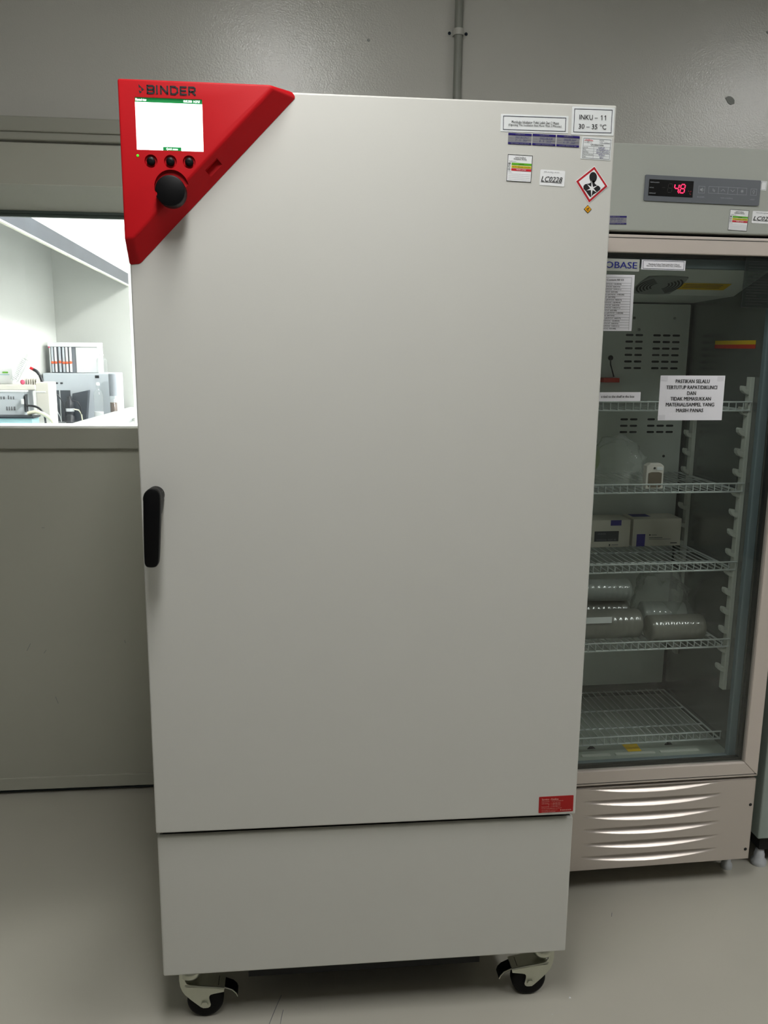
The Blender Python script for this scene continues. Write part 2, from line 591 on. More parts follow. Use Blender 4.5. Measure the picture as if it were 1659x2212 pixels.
# window: head moulding, sloped head, gaskets, sill trim, pane
win = MB().box((WX0, WY + 0.098, WZ0 + 0.006), (WX1, WY + 0.104, 1.895), 'window_glass').build('window_1', kind='structure')
m = MB()
m.prism([(WX0 - 0.08, 2.086), (WX1 + 0.08, 2.086), (WX1 + 0.08, 2.151), (WX0 - 0.08, 2.151)], WY - 0.022, WY, 'trim_paint', r=0.004)
m.box((WX0 - 0.08, WY - 0.030, 2.108), (WX1 + 0.08, WY - 0.02, 2.148), 'trim_paint', r=0.003)
m.build('head_moulding', win)
m = MB()
m.box((WX0 - 0.06, WY - 0.006, 1.965), (WX1 + 0.06, WY, 2.082), 'panel_paint', r=0.0015)
m.build('head_panel', win)
m = MB()
ya, yb, za, zb = WY - 0.004, WY + 0.092, 1.9652, 1.9035
m.add([(WX0, ya, za), (WX1, ya, za), (WX1, yb, zb), (WX0, yb, zb), (WX0, yb, za + 0.03), (WX1, yb, za + 0.03), (WX1, ya, za + 0.03), (WX0, ya, za + 0.03)],
      [[0, 3, 2, 1], [3, 4, 5, 2], [4, 7, 6, 5], [7, 0, 1, 6], [0, 7, 4, 3], [1, 2, 5, 6]], 'trim_paint')
m.build('head_soffit', win)
m = MB()
m.box((WX0, WY + 0.093, 1.887), (WX1, WY + 0.112, 1.9045), 'gasket', r=0.002)
m.box((WX0, WY + 0.089, 1.896), (WX1, WY + 0.094, 1.9045), 'gasket', r=0.001)
m.build('gasket', win)
m = MB()
m.box((WX0 - 0.04, WY - 0.012, 1.179), (WX1 + 0.04, WY + 0.095, 1.2455), 'trim_paint', r=0.003)
m.build('window_sill', win)
MB().box((WX0, WY - 0.002, 1.2455), (WX1, WY + 0.1, 1.2500), 'lab_white').build('sill_edge', win)
MB().box((WX0, WY - 0.004, 0.02), (WX1, WY + 0.006, 0.062), 'panel_paint', r=0.001).build('baseboard_back', kind='structure')

# the bright laboratory behind the window
LX0, LX1, LY1, LZ = -3.4, 1.2, 6.6, 2.95
LY0 = T
MB().box((LX0, LY0, -0.1), (LX1, LY1, 0), 'lab_floor').build('floor_lab', kind='structure')
MB().box((LX0, LY0, LZ), (LX1, LY1, LZ + 0.1), 'lab_white').build('ceiling_lab', kind='structure')
MB().box((LX0, LY1, 0), (LX1, LY1 + 0.1, LZ), 'lab_white').build('wall_lab_far', kind='structure')
MB().box((LX0 - 0.1, LY0, 0), (LX0, LY1, LZ), 'lab_white').build('wall_lab_left', kind='structure')
MB().box((LX1, LY0, 0), (LX1 + 0.1, LY1, LZ), 'lab_white').build('wall_lab_right', kind='structure')


def ceiling_lamp(x, y, z, sx, sy, diff, label, group):
    t = thing('ceiling_lamp', (x, y, z), label, 'lamp', group)
    m = MB()
    e = 0.02
    m.box((-sx / 2 - e, -sy / 2 - e, -0.04), (-sx / 2, sy / 2 + e, 0), 'lamp_white')
    m.box((sx / 2, -sy / 2 - e, -0.04), (sx / 2 + e, sy / 2 + e, 0), 'lamp_white')
    m.box((-sx / 2, -sy / 2 - e, -0.04), (sx / 2, -sy / 2, 0), 'lamp_white')
    m.box((-sx / 2, sy / 2, -0.04), (sx / 2, sy / 2 + e, 0), 'lamp_white')
    m.build('housing', t)
    MB().box((-sx / 2, -sy / 2, -0.03), (sx / 2, sy / 2, -0.012), diff).build('diffuser', t)
    return t


ceiling_lamp(-0.22, -0.88, ZC, 0.28, 1.2, 'diffuser_room', 'white ceiling lamp above the front of the tall grey incubator', 'lamps of this room')
ceiling_lamp(2.25, -0.95, ZC, 0.28, 1.2, 'diffuser_right', 'white ceiling lamp in front of the cabinet beside the glass-door refrigerator', 'lamps of this room')
ceiling_lamp(0.25, 2.4, LZ, 0.6, 1.2, 'diffuser_lab', 'white ceiling lamp of the laboratory, nearest to the window', 'lamps of the laboratory')
ceiling_lamp(0.25, 4.9, LZ, 0.6, 1.2, 'diffuser_lab', 'white ceiling lamp of the laboratory, near its far wall', 'lamps of the laboratory')

# ================================================================== CONDUIT ON THE WALL
cp = PY(987, 210, WY - 0.015)
cx = cp.x
t = thing('conduit_pipe', (cx, WY - 0.014, 1.2), 'grey vertical conduit pipe clipped to the wall above the incubator', 'pipe')
MB().cyl((0, 0, 0), (0, 0, ZC - 1.2), 0.0125, 'conduit_grey', n=24).build('tube', t)
for zc in (PY(987, 68, WY - 0.02).z, 1.6):
    z = zc - 1.2
    m = MB()
    pts = [(-0.033, 0.0135), (-0.0165, 0.0135), (-0.0155, 0.0)]
    for k in range(13):
        a = math.pi + math.pi * k / 12
        pts.append((0.0152 * math.cos(a), 0.0152 * math.sin(a)))
    pts += [(0.0165, 0.0135), (0.033, 0.0135)]
    for (a, b), (c, d) in zip(pts[:-1], pts[1:]):
        n = Vector((-(d - b), c - a)).normalized() * -0.0016
        vs = []
        for zz in (z - 0.009, z + 0.009):
            vs += [(a, b, zz), (c, d, zz), (c - n.x, d - n.y, zz), (a - n.x, b - n.y, zz)]
        m.add(vs, [[0, 1, 2, 3], [4, 7, 6, 5], [0, 4, 5, 1], [1, 5, 6, 2], [2, 6, 7, 3], [3, 7, 4, 0]], 'conduit_clip')
    clip = m.build('saddle_clip', t)
    for s in (-1, 1):
        MB().lathe([(0.0048, 0.0), (0.0045, -0.002), (0.002, -0.003)], 'screw_dark', (s * 0.0255, 0.0118, z), 'y', 12).build('screw', clip)

# ================================================================== INCUBATOR
W2, ZT, ZDB, ZPT, ZB, YP = 0.4525, 1.9518, 0.4958, 0.4811, 0.1442, 0.0117
inc = thing('incubator', (0, 0.42, 0), 'tall light grey laboratory incubator with a red corner control panel, on castors', 'incubator')
inc.location = (0, 0, 0)
m = MB()
m.box((-W2 + 0.012, 0.075, ZB + 0.004), (W2 - 0.012, 0.84, ZT - 0.01), 'incubator_paint', r=0.006)
m.build('body', inc)
MB().box((-W2 + 0.006, 0.052, 0.43), (W2 - 0.006, 0.077, ZT - 0.008), 'incubator_dark').build('door_seal', inc)
MB().box((-W2, 0.0, ZDB), (W2, 0.054, ZT), 'incubator_paint', r=0.0035, seg=3).build('door', inc)
m = MB()
m.box((-W2, YP, ZB), (W2, YP + 0.012, ZPT), 'incubator_paint', r=0.004, seg=3)
for sx_ in (-1, 1):
    m.box((sx_ * (W2 - 0.004), YP + 0.006, ZB), (sx_ * W2, 0.078, ZPT), 'incubator_paint') if sx_ > 0 else m.box((-W2, YP + 0.006, ZB), (-W2 + 0.004, 0.078, ZPT), 'incubator_paint')
m.build('lower_panel', inc)
MB().box((-W2 + 0.008, YP + 0.012, ZB + 0.002), (W2 - 0.008, 0.077, ZPT - 0.006), 'incubator_dark').build('chassis', inc)
MB().box((-0.275, 0.11, 0.050), (0.275, 0.80, ZB + 0.006), 'incubator_dark').build('light_blocker', inc)  # dark block added to stop light and blacken the floor under the incubator

# door handle
hd = MB()
lever = [PY(u, v, -0.064) for u, v in ((309, 1078), (310, 1068), (315, 1061), (323, 1056), (332, 1055), (340, 1058), (345, 1065), (347, 1075), (346.5, 1120), (345, 1170), (343.5, 1212), (341, 1221), (335, 1226), (319, 1226), (314, 1222), (311.5, 1214), (310, 1150))]
lev = [(p.x, p.z) for p in lever]
for _ in range(2):          # round the corners of the outline
    lev = [q for (a, b), (c, d) in zip(lev, lev[1:] + lev[:1]) for q in ((a * .75 + c * .25, b * .75 + d * .25), (a * .25 + c * .75, b * .25 + d * .75))]
hd.prism(lev[::-1], -0.068, -0.048, 'black_plastic', r=0.004)
handle = hd.build('door_handle', inc, sharp=40)
bc = PY(337, 1067, 0.0)
m = MB()
m.lathe([(0.0165, 0.0), (0.0165, -0.042), (0.0160, -0.052)], 'black_plastic', (bc.x, 0, bc.z - 0.001), 'y', 28)
web = [PY(u, v, -0.02) for u, v in ((330, 1062), (350, 1062), (352, 1084), (347, 1112), (332, 1112))]
m.prism([(p.x, p.z) for p in web][::-1], -0.050, -0.001, 'black_plastic', r=0.003)
m.build('mounting_boss', handle, sharp=40)

# control panel -------------------------------------------------------------
PD = 0.036
base_px = ((637, 200), (639, 211), (303, 570), (284, 572))
b1, b2, b3, b4 = [PY(u, v, 0.0) for u, v in base_px]
f1, f2, f3, f4 = [PY(u, v, -PD) for u, v in ((583, 186), (590, 191), (288, 514), (276, 516))]
xl = -W2 - 0.001
zt = ZT + 0.001
basep = [(xl, zt), (b1.x - 0.006, zt), (b2.x, b2.z), (b3.x, b3.z), (xl, b4.z)]
frontp = [(xl, zt), (f1.x, zt), (f2.x, f2.z), (f3.x, f3.z), (xl, f4.z)]
bm = bmesh.new()
bv = [bm.verts.new((x, -0.0008, z)) for x, z in basep]
fv = [bm.verts.new((x, -PD, z)) for x, z in frontp]
n = 5
bm.faces.new(fv[::-1])
bm.faces.new(bv)
for i in range(n):
    bm.faces.new((fv[i], fv[(i + 1) % n], bv[(i + 1) % n], bv[i]))
bmesh.ops.recalc_face_normals(bm, faces=bm.faces)
es = [e for e in bm.edges if not (e.verts[0].co.y > -0.002 and e.verts[1].co.y > -0.002)]
bmesh.ops.bevel(bm, geom=es, offset=0.0045, segments=4, profile=0.5, affect='EDGES', clamp_overlap=True)
mb = MB().addbm(bm, 'red_plastic', True)
panel_tmp = mb.build('panel_tmp')
cuts = [MB()]
S_TL, S_TR, S_BL = PY(290.5, 209, -PD), PY(436.5, 215.5, -PD), PY(294.5, 323, -PD)
s_poly = [(S_TL.x, S_TL.z), (S_TR.x, S_TL.z), (S_TR.x, S_BL.z), (S_TL.x, S_BL.z)]
cuts[0].prism(s_poly[::-1], -PD - 0.01, -PD + 0.0035, 'red_plastic')
BUT = [PY(u, v, -PD) for u, v in ((326, 348), (368, 349), (408.5, 350))]
for p in BUT:
    cuts.append(MB())
    cuts[-1].cyl((p.x, -PD - 0.0001 - 0.01, p.z), (p.x, -PD + 0.004, p.z), 0.0145, 'red_plastic', r1=0.0098, n=32)
KN = PY(370.5, 405, -PD)
KF = PY(367, 411.5, -PD - 0.026)
cuts.append(MB())
cuts[-1].cyl((KN.x, -PD - 0.01, KN.z), (KN.x, -PD + 0.006, KN.z), 0.0300, 'red_plastic', n=48)
s1, s2 = PY(448, 376, -0.022), PY(474, 352, -0.022)
cv = Vector((f3.x - f2.x, 0, f3.z - f2.z)).normalized()
cn = Vector((-cv.z, 0, cv.x))
c0 = PY(463, 363, -0.020)
vs = []
for a in (-0.0150, 0.0150):
    for bb in (-0.0075, 0.0075):
        for yy in (-0.06, -0.013):
            p = c0 + cv * a + cn * bb
            vs.append((p.x, yy, p.z))
cut_slot = MB().add(vs, [[0, 1, 3, 2], [4, 6, 7, 5], [0, 4, 5, 1], [2, 3, 7, 6], [0, 2, 6, 4], [1, 5, 7, 3]], 'red_plastic')


def boolean(obj, mbs):
    tmp = []
    for k in mbs:
        c = k.build('cutter')
        bmx = bmesh.new()
        bmx.from_mesh(c.data)
        bmesh.ops.remove_doubles(bmx, verts=bmx.verts, dist=1e-6)
        bmesh.ops.recalc_face_normals(bmx, faces=bmx.faces)
        bmx.to_mesh(c.data)
        bmx.free()
        md = obj.modifiers.new('b', 'BOOLEAN')
        md.operation = 'DIFFERENCE'
        md.solver = 'EXACT'
        md.object = c
        tmp.append(c)
    dg = bpy.context.evaluated_depsgraph_get()
    me = bpy.data.meshes.new_from_object(obj.evaluated_get(dg))
    for c in tmp:
        bpy.data.objects.remove(c)
    return me


me = boolean(panel_tmp, cuts + [cut_slot])
bpy.data.objects.remove(panel_tmp)
me.polygons.foreach_set('use_smooth', [True] * len(me.polygons))
for p_ in me.polygons:
    if p_.area > 1.5e-4:
        p_.use_smooth = False
me.set_sharp_from_angle(angle=math.radians(20))
cpanel = bpy.data.objects.new('control_panel', me)
COL.objects.link(cpanel)
cpanel.parent = inc
tag(cpanel, 'red triangular control panel on the door corner')
# screen and its picture
scr = Flat((S_TL.x, S_TL.z), (S_TR.x, S_TL.z), (S_TL.x, S_BL.z), -PD + 0.0034)
scr.slab('screen_white', 0.0004).build('screen', cpanel)
scr.rect(0, 0.0, 1, 0.085, 'screen_green')
scr.text('Normal view', 0.01, 0.015, 0.17, 0.066, 'screen_white', bold=0.012)
scr.text('18.05.2020  14:27:57', 0.72, 0.020, 0.965, 0.064, 'screen_white', bold=0.012)
scr.finish(cpanel, 'screen_header')
scr.mb = MB()
scr.rect(0.39, 0.925, 0.665, 1.0, 'screen_green')
scr.text('Quick menu', 0.44, 0.942, 0.61, 0.990, 'screen_white', bold=0.012)
scr.finish(cpanel, 'screen_menu_key')
scr.mb = MB()
for txt, x0_, y0_, x1_ in (('30.0 °C', 0.46, 0.20, 0.60), ('30.0 °C', 0.44, 0.31, 0.60), ('35.0 °C', 0.80, 0.22, 0.93)):
    scr.text(txt, x0_, y0_, x1_, y0_ + 0.07, 'screen_ink')
    scr.finish(cpanel, 'screen_reading')
    scr.mb = MB()
scr.rect(0.03, 0.75, 0.11, 0.85, 'screen_ink')
scr.finish(cpanel, 'screen_icon')
scr.mb = MB()
scr.frame(0.14, 0.75, 0.22, 0.85, 0.0012, 'screen_ink')
scr.finish(cpanel, 'screen_icon')
for p in BUT:
    MB().lathe([(0.0072, 0.004), (0.0072, -0.0016), (0.0064, -0.0026), (0.003, -0.0032)], 'black_plastic', (p.x, -PD, p.z), 'y', 28).build('push_button', cpanel)
# knob with a thumb notch
kp = []
for k in range(64):
    a = 2 * math.pi * k / 64
    r = 0.0262
    da = abs((a - math.radians(192) + math.pi) % (2 * math.pi) - math.pi)
    if da < 0.17:
        r -= 0.0032 * math.cos(da / 0.17 * math.pi / 2)
    kp.append((KF.x + r * math.cos(a), KF.z + r * math.sin(a)))
MB().prism(kp, -PD - 0.026, -PD + 0.006, 'black_plastic', r=0.0028).build('rotary_knob', cpanel, sharp=40)
pl = PY(297.5, 336, -PD)
MB().lathe([(0.0022, 0.001), (0.0022, -0.0006), (0.0012, -0.0014)], 'led_green', (pl.x, -PD, pl.z), 'y', 14).build('indicator_light', cpanel)
# lettering and logo on the panel
lg = Flat((PY(299, 183, -PD).x, PY(299, 181.5, -PD).z), (PY(422, 183, -PD).x, PY(299, 181.5, -PD).z), (0, PY(299, 202, -PD).z), -PD)
lg.t = 0.0
lg.poly([(0.0, 0.0), (0.005, 0.36), (0.055, 0.36)], 'black_ink')
lg.poly([(0.045, 0.30), (0.05, 0.72), (0.10, 0.55)], 'black_ink')
lg.poly([(0.0, 0.62), (0.015, 1.0), (0.055, 0.82)], 'black_ink')
BW = 0.012                                             # wide bold letters drawn by hand: stroke in fractions


def letter(ch, x, w):
    y0, y1 = 0.14, 0.92
    ym = (y0 + y1) / 2
    S = {'B': [[(0, 0), (0, 2)], [(0, 0), (.8, 0), (1, .3), (1, .7), (.8, 1), (0, 1)], [(.8, 1), (1, 1.3), (1, 1.7), (.8, 2), (0, 2)]],
         'I': [[(.5, 0), (.5, 2)]],
         'N': [[(0, 2), (0, 0), (1, 2), (1, 0)]],
         'D': [[(0, 0), (.65, 0), (1, .5), (1, 1.5), (.65, 2), (0, 2), (0, 0)]],
         'E': [[(1, 0), (0, 0), (0, 2), (1, 2)], [(0, 1), (.9, 1)]],
         'R': [[(0, 2), (0, 0), (.8, 0), (1, .3), (1, .8), (.8, 1.15), (0, 1.15)], [(.45, 1.15), (1, 2)]]}[ch]
    for st in S:
        q = []
        for a, b in st:
            q.append((x + w * a, y0 + (y1 - y0) * b / 2))
        # lengthen the ends a little so that corners close
        lg.stroke(q, 0.0028, 'black_ink')
        for p in q:
            e = 0.0014
            lg.rect(p[0] - e / lg.w, p[1] - e / lg.h, p[0] + e / lg.w, p[1] + e / lg.h, 'black_ink', 1)


for ch, x, w in (('B', 0.155, 0.115), ('I', 0.29, 0.06), ('N', 0.39, 0.115), ('D', 0.565, 0.115), ('E', 0.735, 0.095), ('R', 0.885, 0.105)):
    letter(ch, x, w)
lg.finish(cpanel, 'lettering')

# stickers on the door --------------------------------------------------------


def sticker(host, tl, tr, bl, depth, base, fn, r=0.0, name='sticker', label=None):
    conv = (lambda u, v: PY(u, v, depth)) if host is inc else (lambda u, v: FV(u, v, depth))
    a, b, c = conv(*tl), conv(*tr), conv(*bl)
    f = Flat(a, b, c, depth)
    s = f.slab(base, r=r).build(name, host)
    if label:
        s['label'] = label
    fn(f)
    f.finish(s)
    for a, b in getattr(f, 'tape', ()):
        f.mb = MB()
        f.rect(a, b, a + 0.10, b + 0.10, 'tape_grey', 1)
        f.finish(s, 'tape')
    return s


def lab_open(l1, l2):
    def fn(f):
        f.frame(0.035, 0.10, 0.965, 0.90, 0.0010, 'navy_ink')
        f.text(l1, 0.16, 0.36, 0.86, 0.51, 'black_ink', bold=0.004)
        f.text(l2, 0.115, 0.54, 0.90, 0.70, 'black_ink', bold=0.004)
    return fn


def lab_inku(f):
    f.frame(0.05, 0.075, 0.945, 0.91, 0.0010, 'navy_ink')
    f.text('INKU –', 0.175, 0.285, 0.605, 0.455, 'black_ink', bold=0.006)
    for x in (0.675, 0.762):
        f.stroke([(x, 0.335), (x + 0.030, 0.290), (x + 0.030, 0.457)], 0.0011, 'black_ink')
    f.text('30 – 35 °C', 0.165, 0.60, 0.815, 0.785, 'black_ink', bold=0.006)


def lab_cal(hw):
    def fn(f):
        f.rect(0, 0, 1, 0.20, 'label_blue')
        f.rect(0, 0.83, 1, 1, 'label_blue')
        f.text('CALIBRATION', 0.30, 0.05, 0.70, 0.15, 'foil_grey')
        f.faux(0.12, 0.89, 0.9, 0.95, 'foil_grey')
        for y in (0.45, 0.68):
            f.rect(0.05, y - 0.01, 0.22, y + 0.01, 'grey_ink')
        f.rect(0.80, 0.56, 0.97, 0.59, 'grey_ink')
        f.text(hw[0], 0.30, 0.30, 0.86, 0.46, 'pen_ink', shear=0.2)
        f.text(hw[1], 0.30, 0.55, 0.80, 0.71, 'pen_ink', shear=0.2)
    return fn


def lab_calcard(f):
    f.frame(0.04, 0.05, 0.965, 0.955, 0.0006, 'grey_ink')
    f.scrawl(0.08, 0.10, 0.36, 0.18, 14, 0.0006, 'label_red')
    f.faux(0.08, 0.22, 0.34, 0.25, 'grey_ink')
    f.faux(0.58, 0.10, 0.74, 0.14, 'grey_ink')
    f.faux(0.58, 0.20, 0.95, 0.245, 'grey_ink')
    f.text('CALIBRATION', 0.29, 0.30, 0.72, 0.365, 'black_ink', bold=0.012)
    for y in (0.41, 0.515, 0.62, 0.725, 0.83):
        f.rect(0.045, y - 0.004, 0.96, y + 0.004, 'grey_ink')
    f.rect(0.405, 0.41, 0.412, 0.95, 'grey_ink')
    for y, s, w in ((0.44, 'Cert. No.', 0.15), (0.545, 'Date', 0.09), (0.65, 'Due Date', 0.17), (0.755, 'Name of Technician', 0.33), (0.86, 'Status', 0.1)):
        f.text(s, 0.06, y, 0.06 + w, y + 0.045, 'black_ink', bold=0.012)
    for y, x0, x1 in ((0.43, 0.56, 0.78), (0.535, 0.50, 0.93), (0.64, 0.50, 0.93), (0.745, 0.58, 0.8), (0.86, 0.62, 0.76)):
        f.scrawl(x0, y, x1, y + 0.065, int((x1 - x0) * 46), 0.0005, 'pen_ink')


def lab_verify(f):
    f.frame(0, 0, 1, 1, 0.0009, 'black_ink')
    f.text('Label Verifikasi', 0.30, 0.07, 0.72, 0.125, 'black_ink', bold=0.012)
    f.text('Kelayakan Barang', 0.25, 0.14, 0.76, 0.20, 'black_ink', bold=0.012)
    f.text('Yang/Bersama :', 0.05, 0.235, 0.36, 0.275, 'grey_ink', bold=0.012)
    for i, (c, s, tm, w) in enumerate((('label_green', 'LAYAK', 'black_ink', 0.2), ('label_yellow', 'LAYAK DENGAN CATATAN', 'black_ink', 0.72), ('label_red', 'TIDAK LAYAK', 'paper', 0.4))):
        y = 0.305 + i * 0.105
        f.rect(0.17, y, 0.975, y + 0.085, c)
        f.text(s, 0.57 - w / 2, y + 0.022, 0.57 + w / 2, y + 0.062, tm, bold=0.012)
        f.frame(0.045, y + 0.008, 0.125, y + 0.076, 0.0006, 'black_ink')
    f.stroke([(0.055, 0.33), (0.08, 0.36), (0.13, 0.31)], 0.0006, 'black_ink')
    f.text('Catatan :', 0.05, 0.63, 0.21, 0.665, 'grey_ink', bold=0.012)
    for y in (0.72, 0.79, 0.855, 0.92):
        f.rect(0.07, y, 0.95, y + 0.006, 'grey_ink')


def lab_lc(code):
    def fn(f):
        f.faux(0.14, 0.115, 0.80, 0.15, 'grey_ink')
        f.faux(0.45, 0.20, 0.51, 0.23, 'grey_ink')
        f.text(code, 0.05, 0.42, 0.90, 0.75, 'black_ink', bold=0.004, shear=0.25)
        f.rect(0.04, 0.775, 0.88, 0.80, 'black_ink')
    return fn


def lab_service(f):
    f.text('Service - Hotline', 0.08, 0.10, 0.56, 0.22, 'service_ink', bold=0.012)
    for y, a, b in ((0.27, 'International:', '+ 49 (0) 7462/2005-555'), (0.39, 'USA Hotline:', '+ 1 866 885 9794'), (0.475, 'or', '+ 1 631 224 4340'), (0.59, 'Russia and CIS:', '+ 7 495 98815 17')):
        f.text(a, 0.08 if a != 'or' else 0.27, y, 0.30, y + 0.06, 'service_ink')
        f.text(b, 0.34, y - 0.01, 0.70 if y < 0.3 else 0.62, y + 0.05, 'service_ink')
    f.text('Service-Hotline@binder-world.com', 0.08, 0.70, 0.66, 0.76, 'service_ink')
    f.text('service@binder-world.com', 0.08, 0.815, 0.54, 0.87, 'service_ink')
    f.text('www.binder-world.com', 0.08, 0.905, 0.48, 0.96, 'service_ink')
    f.text('BINDER', 0.68, 0.84, 0.95, 0.91, 'service_ink', bold=0.012)
    f.poly([(0.63, 0.81), (0.63, 0.93), (0.665, 0.87)], 'service_ink')


sticker(inc, (1082, 246), (1228, 251), (1080, 284), 0.0, 'paper_edge', lab_open('Membuka Inkubator Tidak Lebih Dari 2 Menit', '(Opening The Incubator Not More Than 2 Minutes)'), 0.001, label='white notice about opening the incubator')
sticker(inc, (1236, 230), (1328, 233), (1233.5, 291), 0.0, 'paper_edge', lab_inku, 0.001, label='white sticker with unit number and temperature range')
sticker(inc, (1098, 287), (1148.5, 289.5), (1097.5, 311), 0.0, 'foil_grey', lab_cal(('2021.06.CAL2', '17 - 10 - 2021')), label='leftmost silver and blue calibration sticker')
sticker(inc, (1150.5, 289), (1200.5, 291.5), (1150, 313.5), 0.0, 'foil_grey', lab_cal(('2022.08.018', '8 - 9 - 2022')), label='middle silver and blue calibration sticker')
sticker(inc, (1203, 291.5), (1252, 294.5), (1201.5, 316), 0.0, 'foil_grey', lab_cal(('2023R.027', '6 - 09 - 2023')), label='rightmost silver and blue calibration sticker')
sticker(inc, (1258, 295.5), (1322, 300), (1255, 343), 0.0, 'paper_edge', lab_calcard, label='white calibration card with handwriting')
sticker(inc, (1097, 333), (1150.5, 336.5), (1092, 391), 0.0, 'paper', lab_verify, label='white check sticker with green, yellow and red bars')
sticker(inc, (1167.5, 366), (1221, 369.5), (1165, 400), 0.0, 'paper', lab_lc('LC0228'), 0.002, label='white inventory sticker')
sticker(inc, (1164.5, 1721.5), (1239, 1717.5), (1164, 1756), 0.0, 'service_red', lab_service, 0.0015, label='red service hotline sticker')


def diamond(px, base, depth=0.0):
    pts = [PY(u, v, depth) for u, v in px]     # top, right, bottom, left
    f = Flat((pts[3].x, pts[0].z), (pts[1].x, pts[0].z), (pts[3].x, pts[2].z), depth)
    f.t = 0.0007
    q = [((p.x - f.o.x) / f.w, (f.o.y - p.z) / f.h) for p in pts]
    poly = [(p.x, p.z) for p in pts]
    return f, q, MB().prism(poly[::-1], depth - 0.0007, depth, base)


def shrink(q, k):
    c = (sum(p[0] for p in q) / 4, sum(p[1] for p in q) / 4)
    return [(c[0] + (p[0] - c[0]) * k, c[1] + (p[1] - c[1]) * k) for p in q]


f, q, body = diamond(((1284, 358.5), (1313.5, 403), (1272, 439.5), (1242.5, 391.5)), 'paper')
s = body.build('hazard_sticker', inc, 'health hazard diamond sticker with red border')
f.poly(shrink(q, 0.95)[::-1], 'hazard_red', 1)
f.poly(shrink(q, 0.80)[::-1], 'paper', 2)


def hz(u, v):
    p = PY(u, v, 0.0)
    return ((p.x - f.o.x) / f.w, (f.o.y - p.z) / f.h)


SX = 1659 / 250.0


def hzc(x, y):
    return hz(1080 + x / 6.636, 320 + y / 6.636)


# black bust: head, neck, shoulders, tapering chest
head = [hzc(1331 + 54 * math.cos(2 * math.pi * k / 28), 415 + (70 if math.sin(2 * math.pi * k / 28) < 0 else 82) * math.sin(2 * math.pi * k / 28)) for k in range(28)]
f.poly(head[::-1], 'black_ink', 3)
chest = [(1300, 470), (1296, 500), (1262, 512), (1215, 520), (1192, 545), (1192, 585), (1228, 620), (1250, 655), (1292, 706), (1330, 668), (1378, 640), (1430, 598), (1434, 570), (1412, 545), (1375, 530), (1348, 502), (1358, 470)]
f.poly([hzc(*p) for p in chest], 'black_ink', 3)
star = []
for k, (a, r) in enumerate(((-92, 118), (-55, 26), (-28, 96), (0, 24), (38, 92), (65, 24), (94, 118), (125, 26), (160, 82), (185, 24), (222, 92), (250, 26))):
    star.append((1312 + r * math.cos(math.radians(a)), 582 + r * math.sin(math.radians(a))))
f.poly([hzc(*p) for p in star][::-1], 'paper', 4)
f.finish(s, 'pictogram')

f, q, body = diamond(((1269.5, 443), (1277.5, 452), (1269.5, 461), (1261, 452)), 'black_ink')
s = body.build('warning_sticker', inc, 'tiny amber warning diamond sticker')
f.poly(shrink(q, 0.86)[::-1], 'hazard_amber', 1)
f.poly([(0.33, 0.42), (0.45, 0.44), (0.62, 0.30), (0.68, 0.33), (0.55, 0.50), (0.36, 0.50)][::-1], 'black_ink', 2)
f.rect(0.34, 0.56, 0.62, 0.60, 'black_ink', 2)
f.rect(0.38, 0.65, 0.60, 0.69, 'black_ink', 2)
f.finish(s, 'pictogram')

# castors --------------------------------------------------------------------


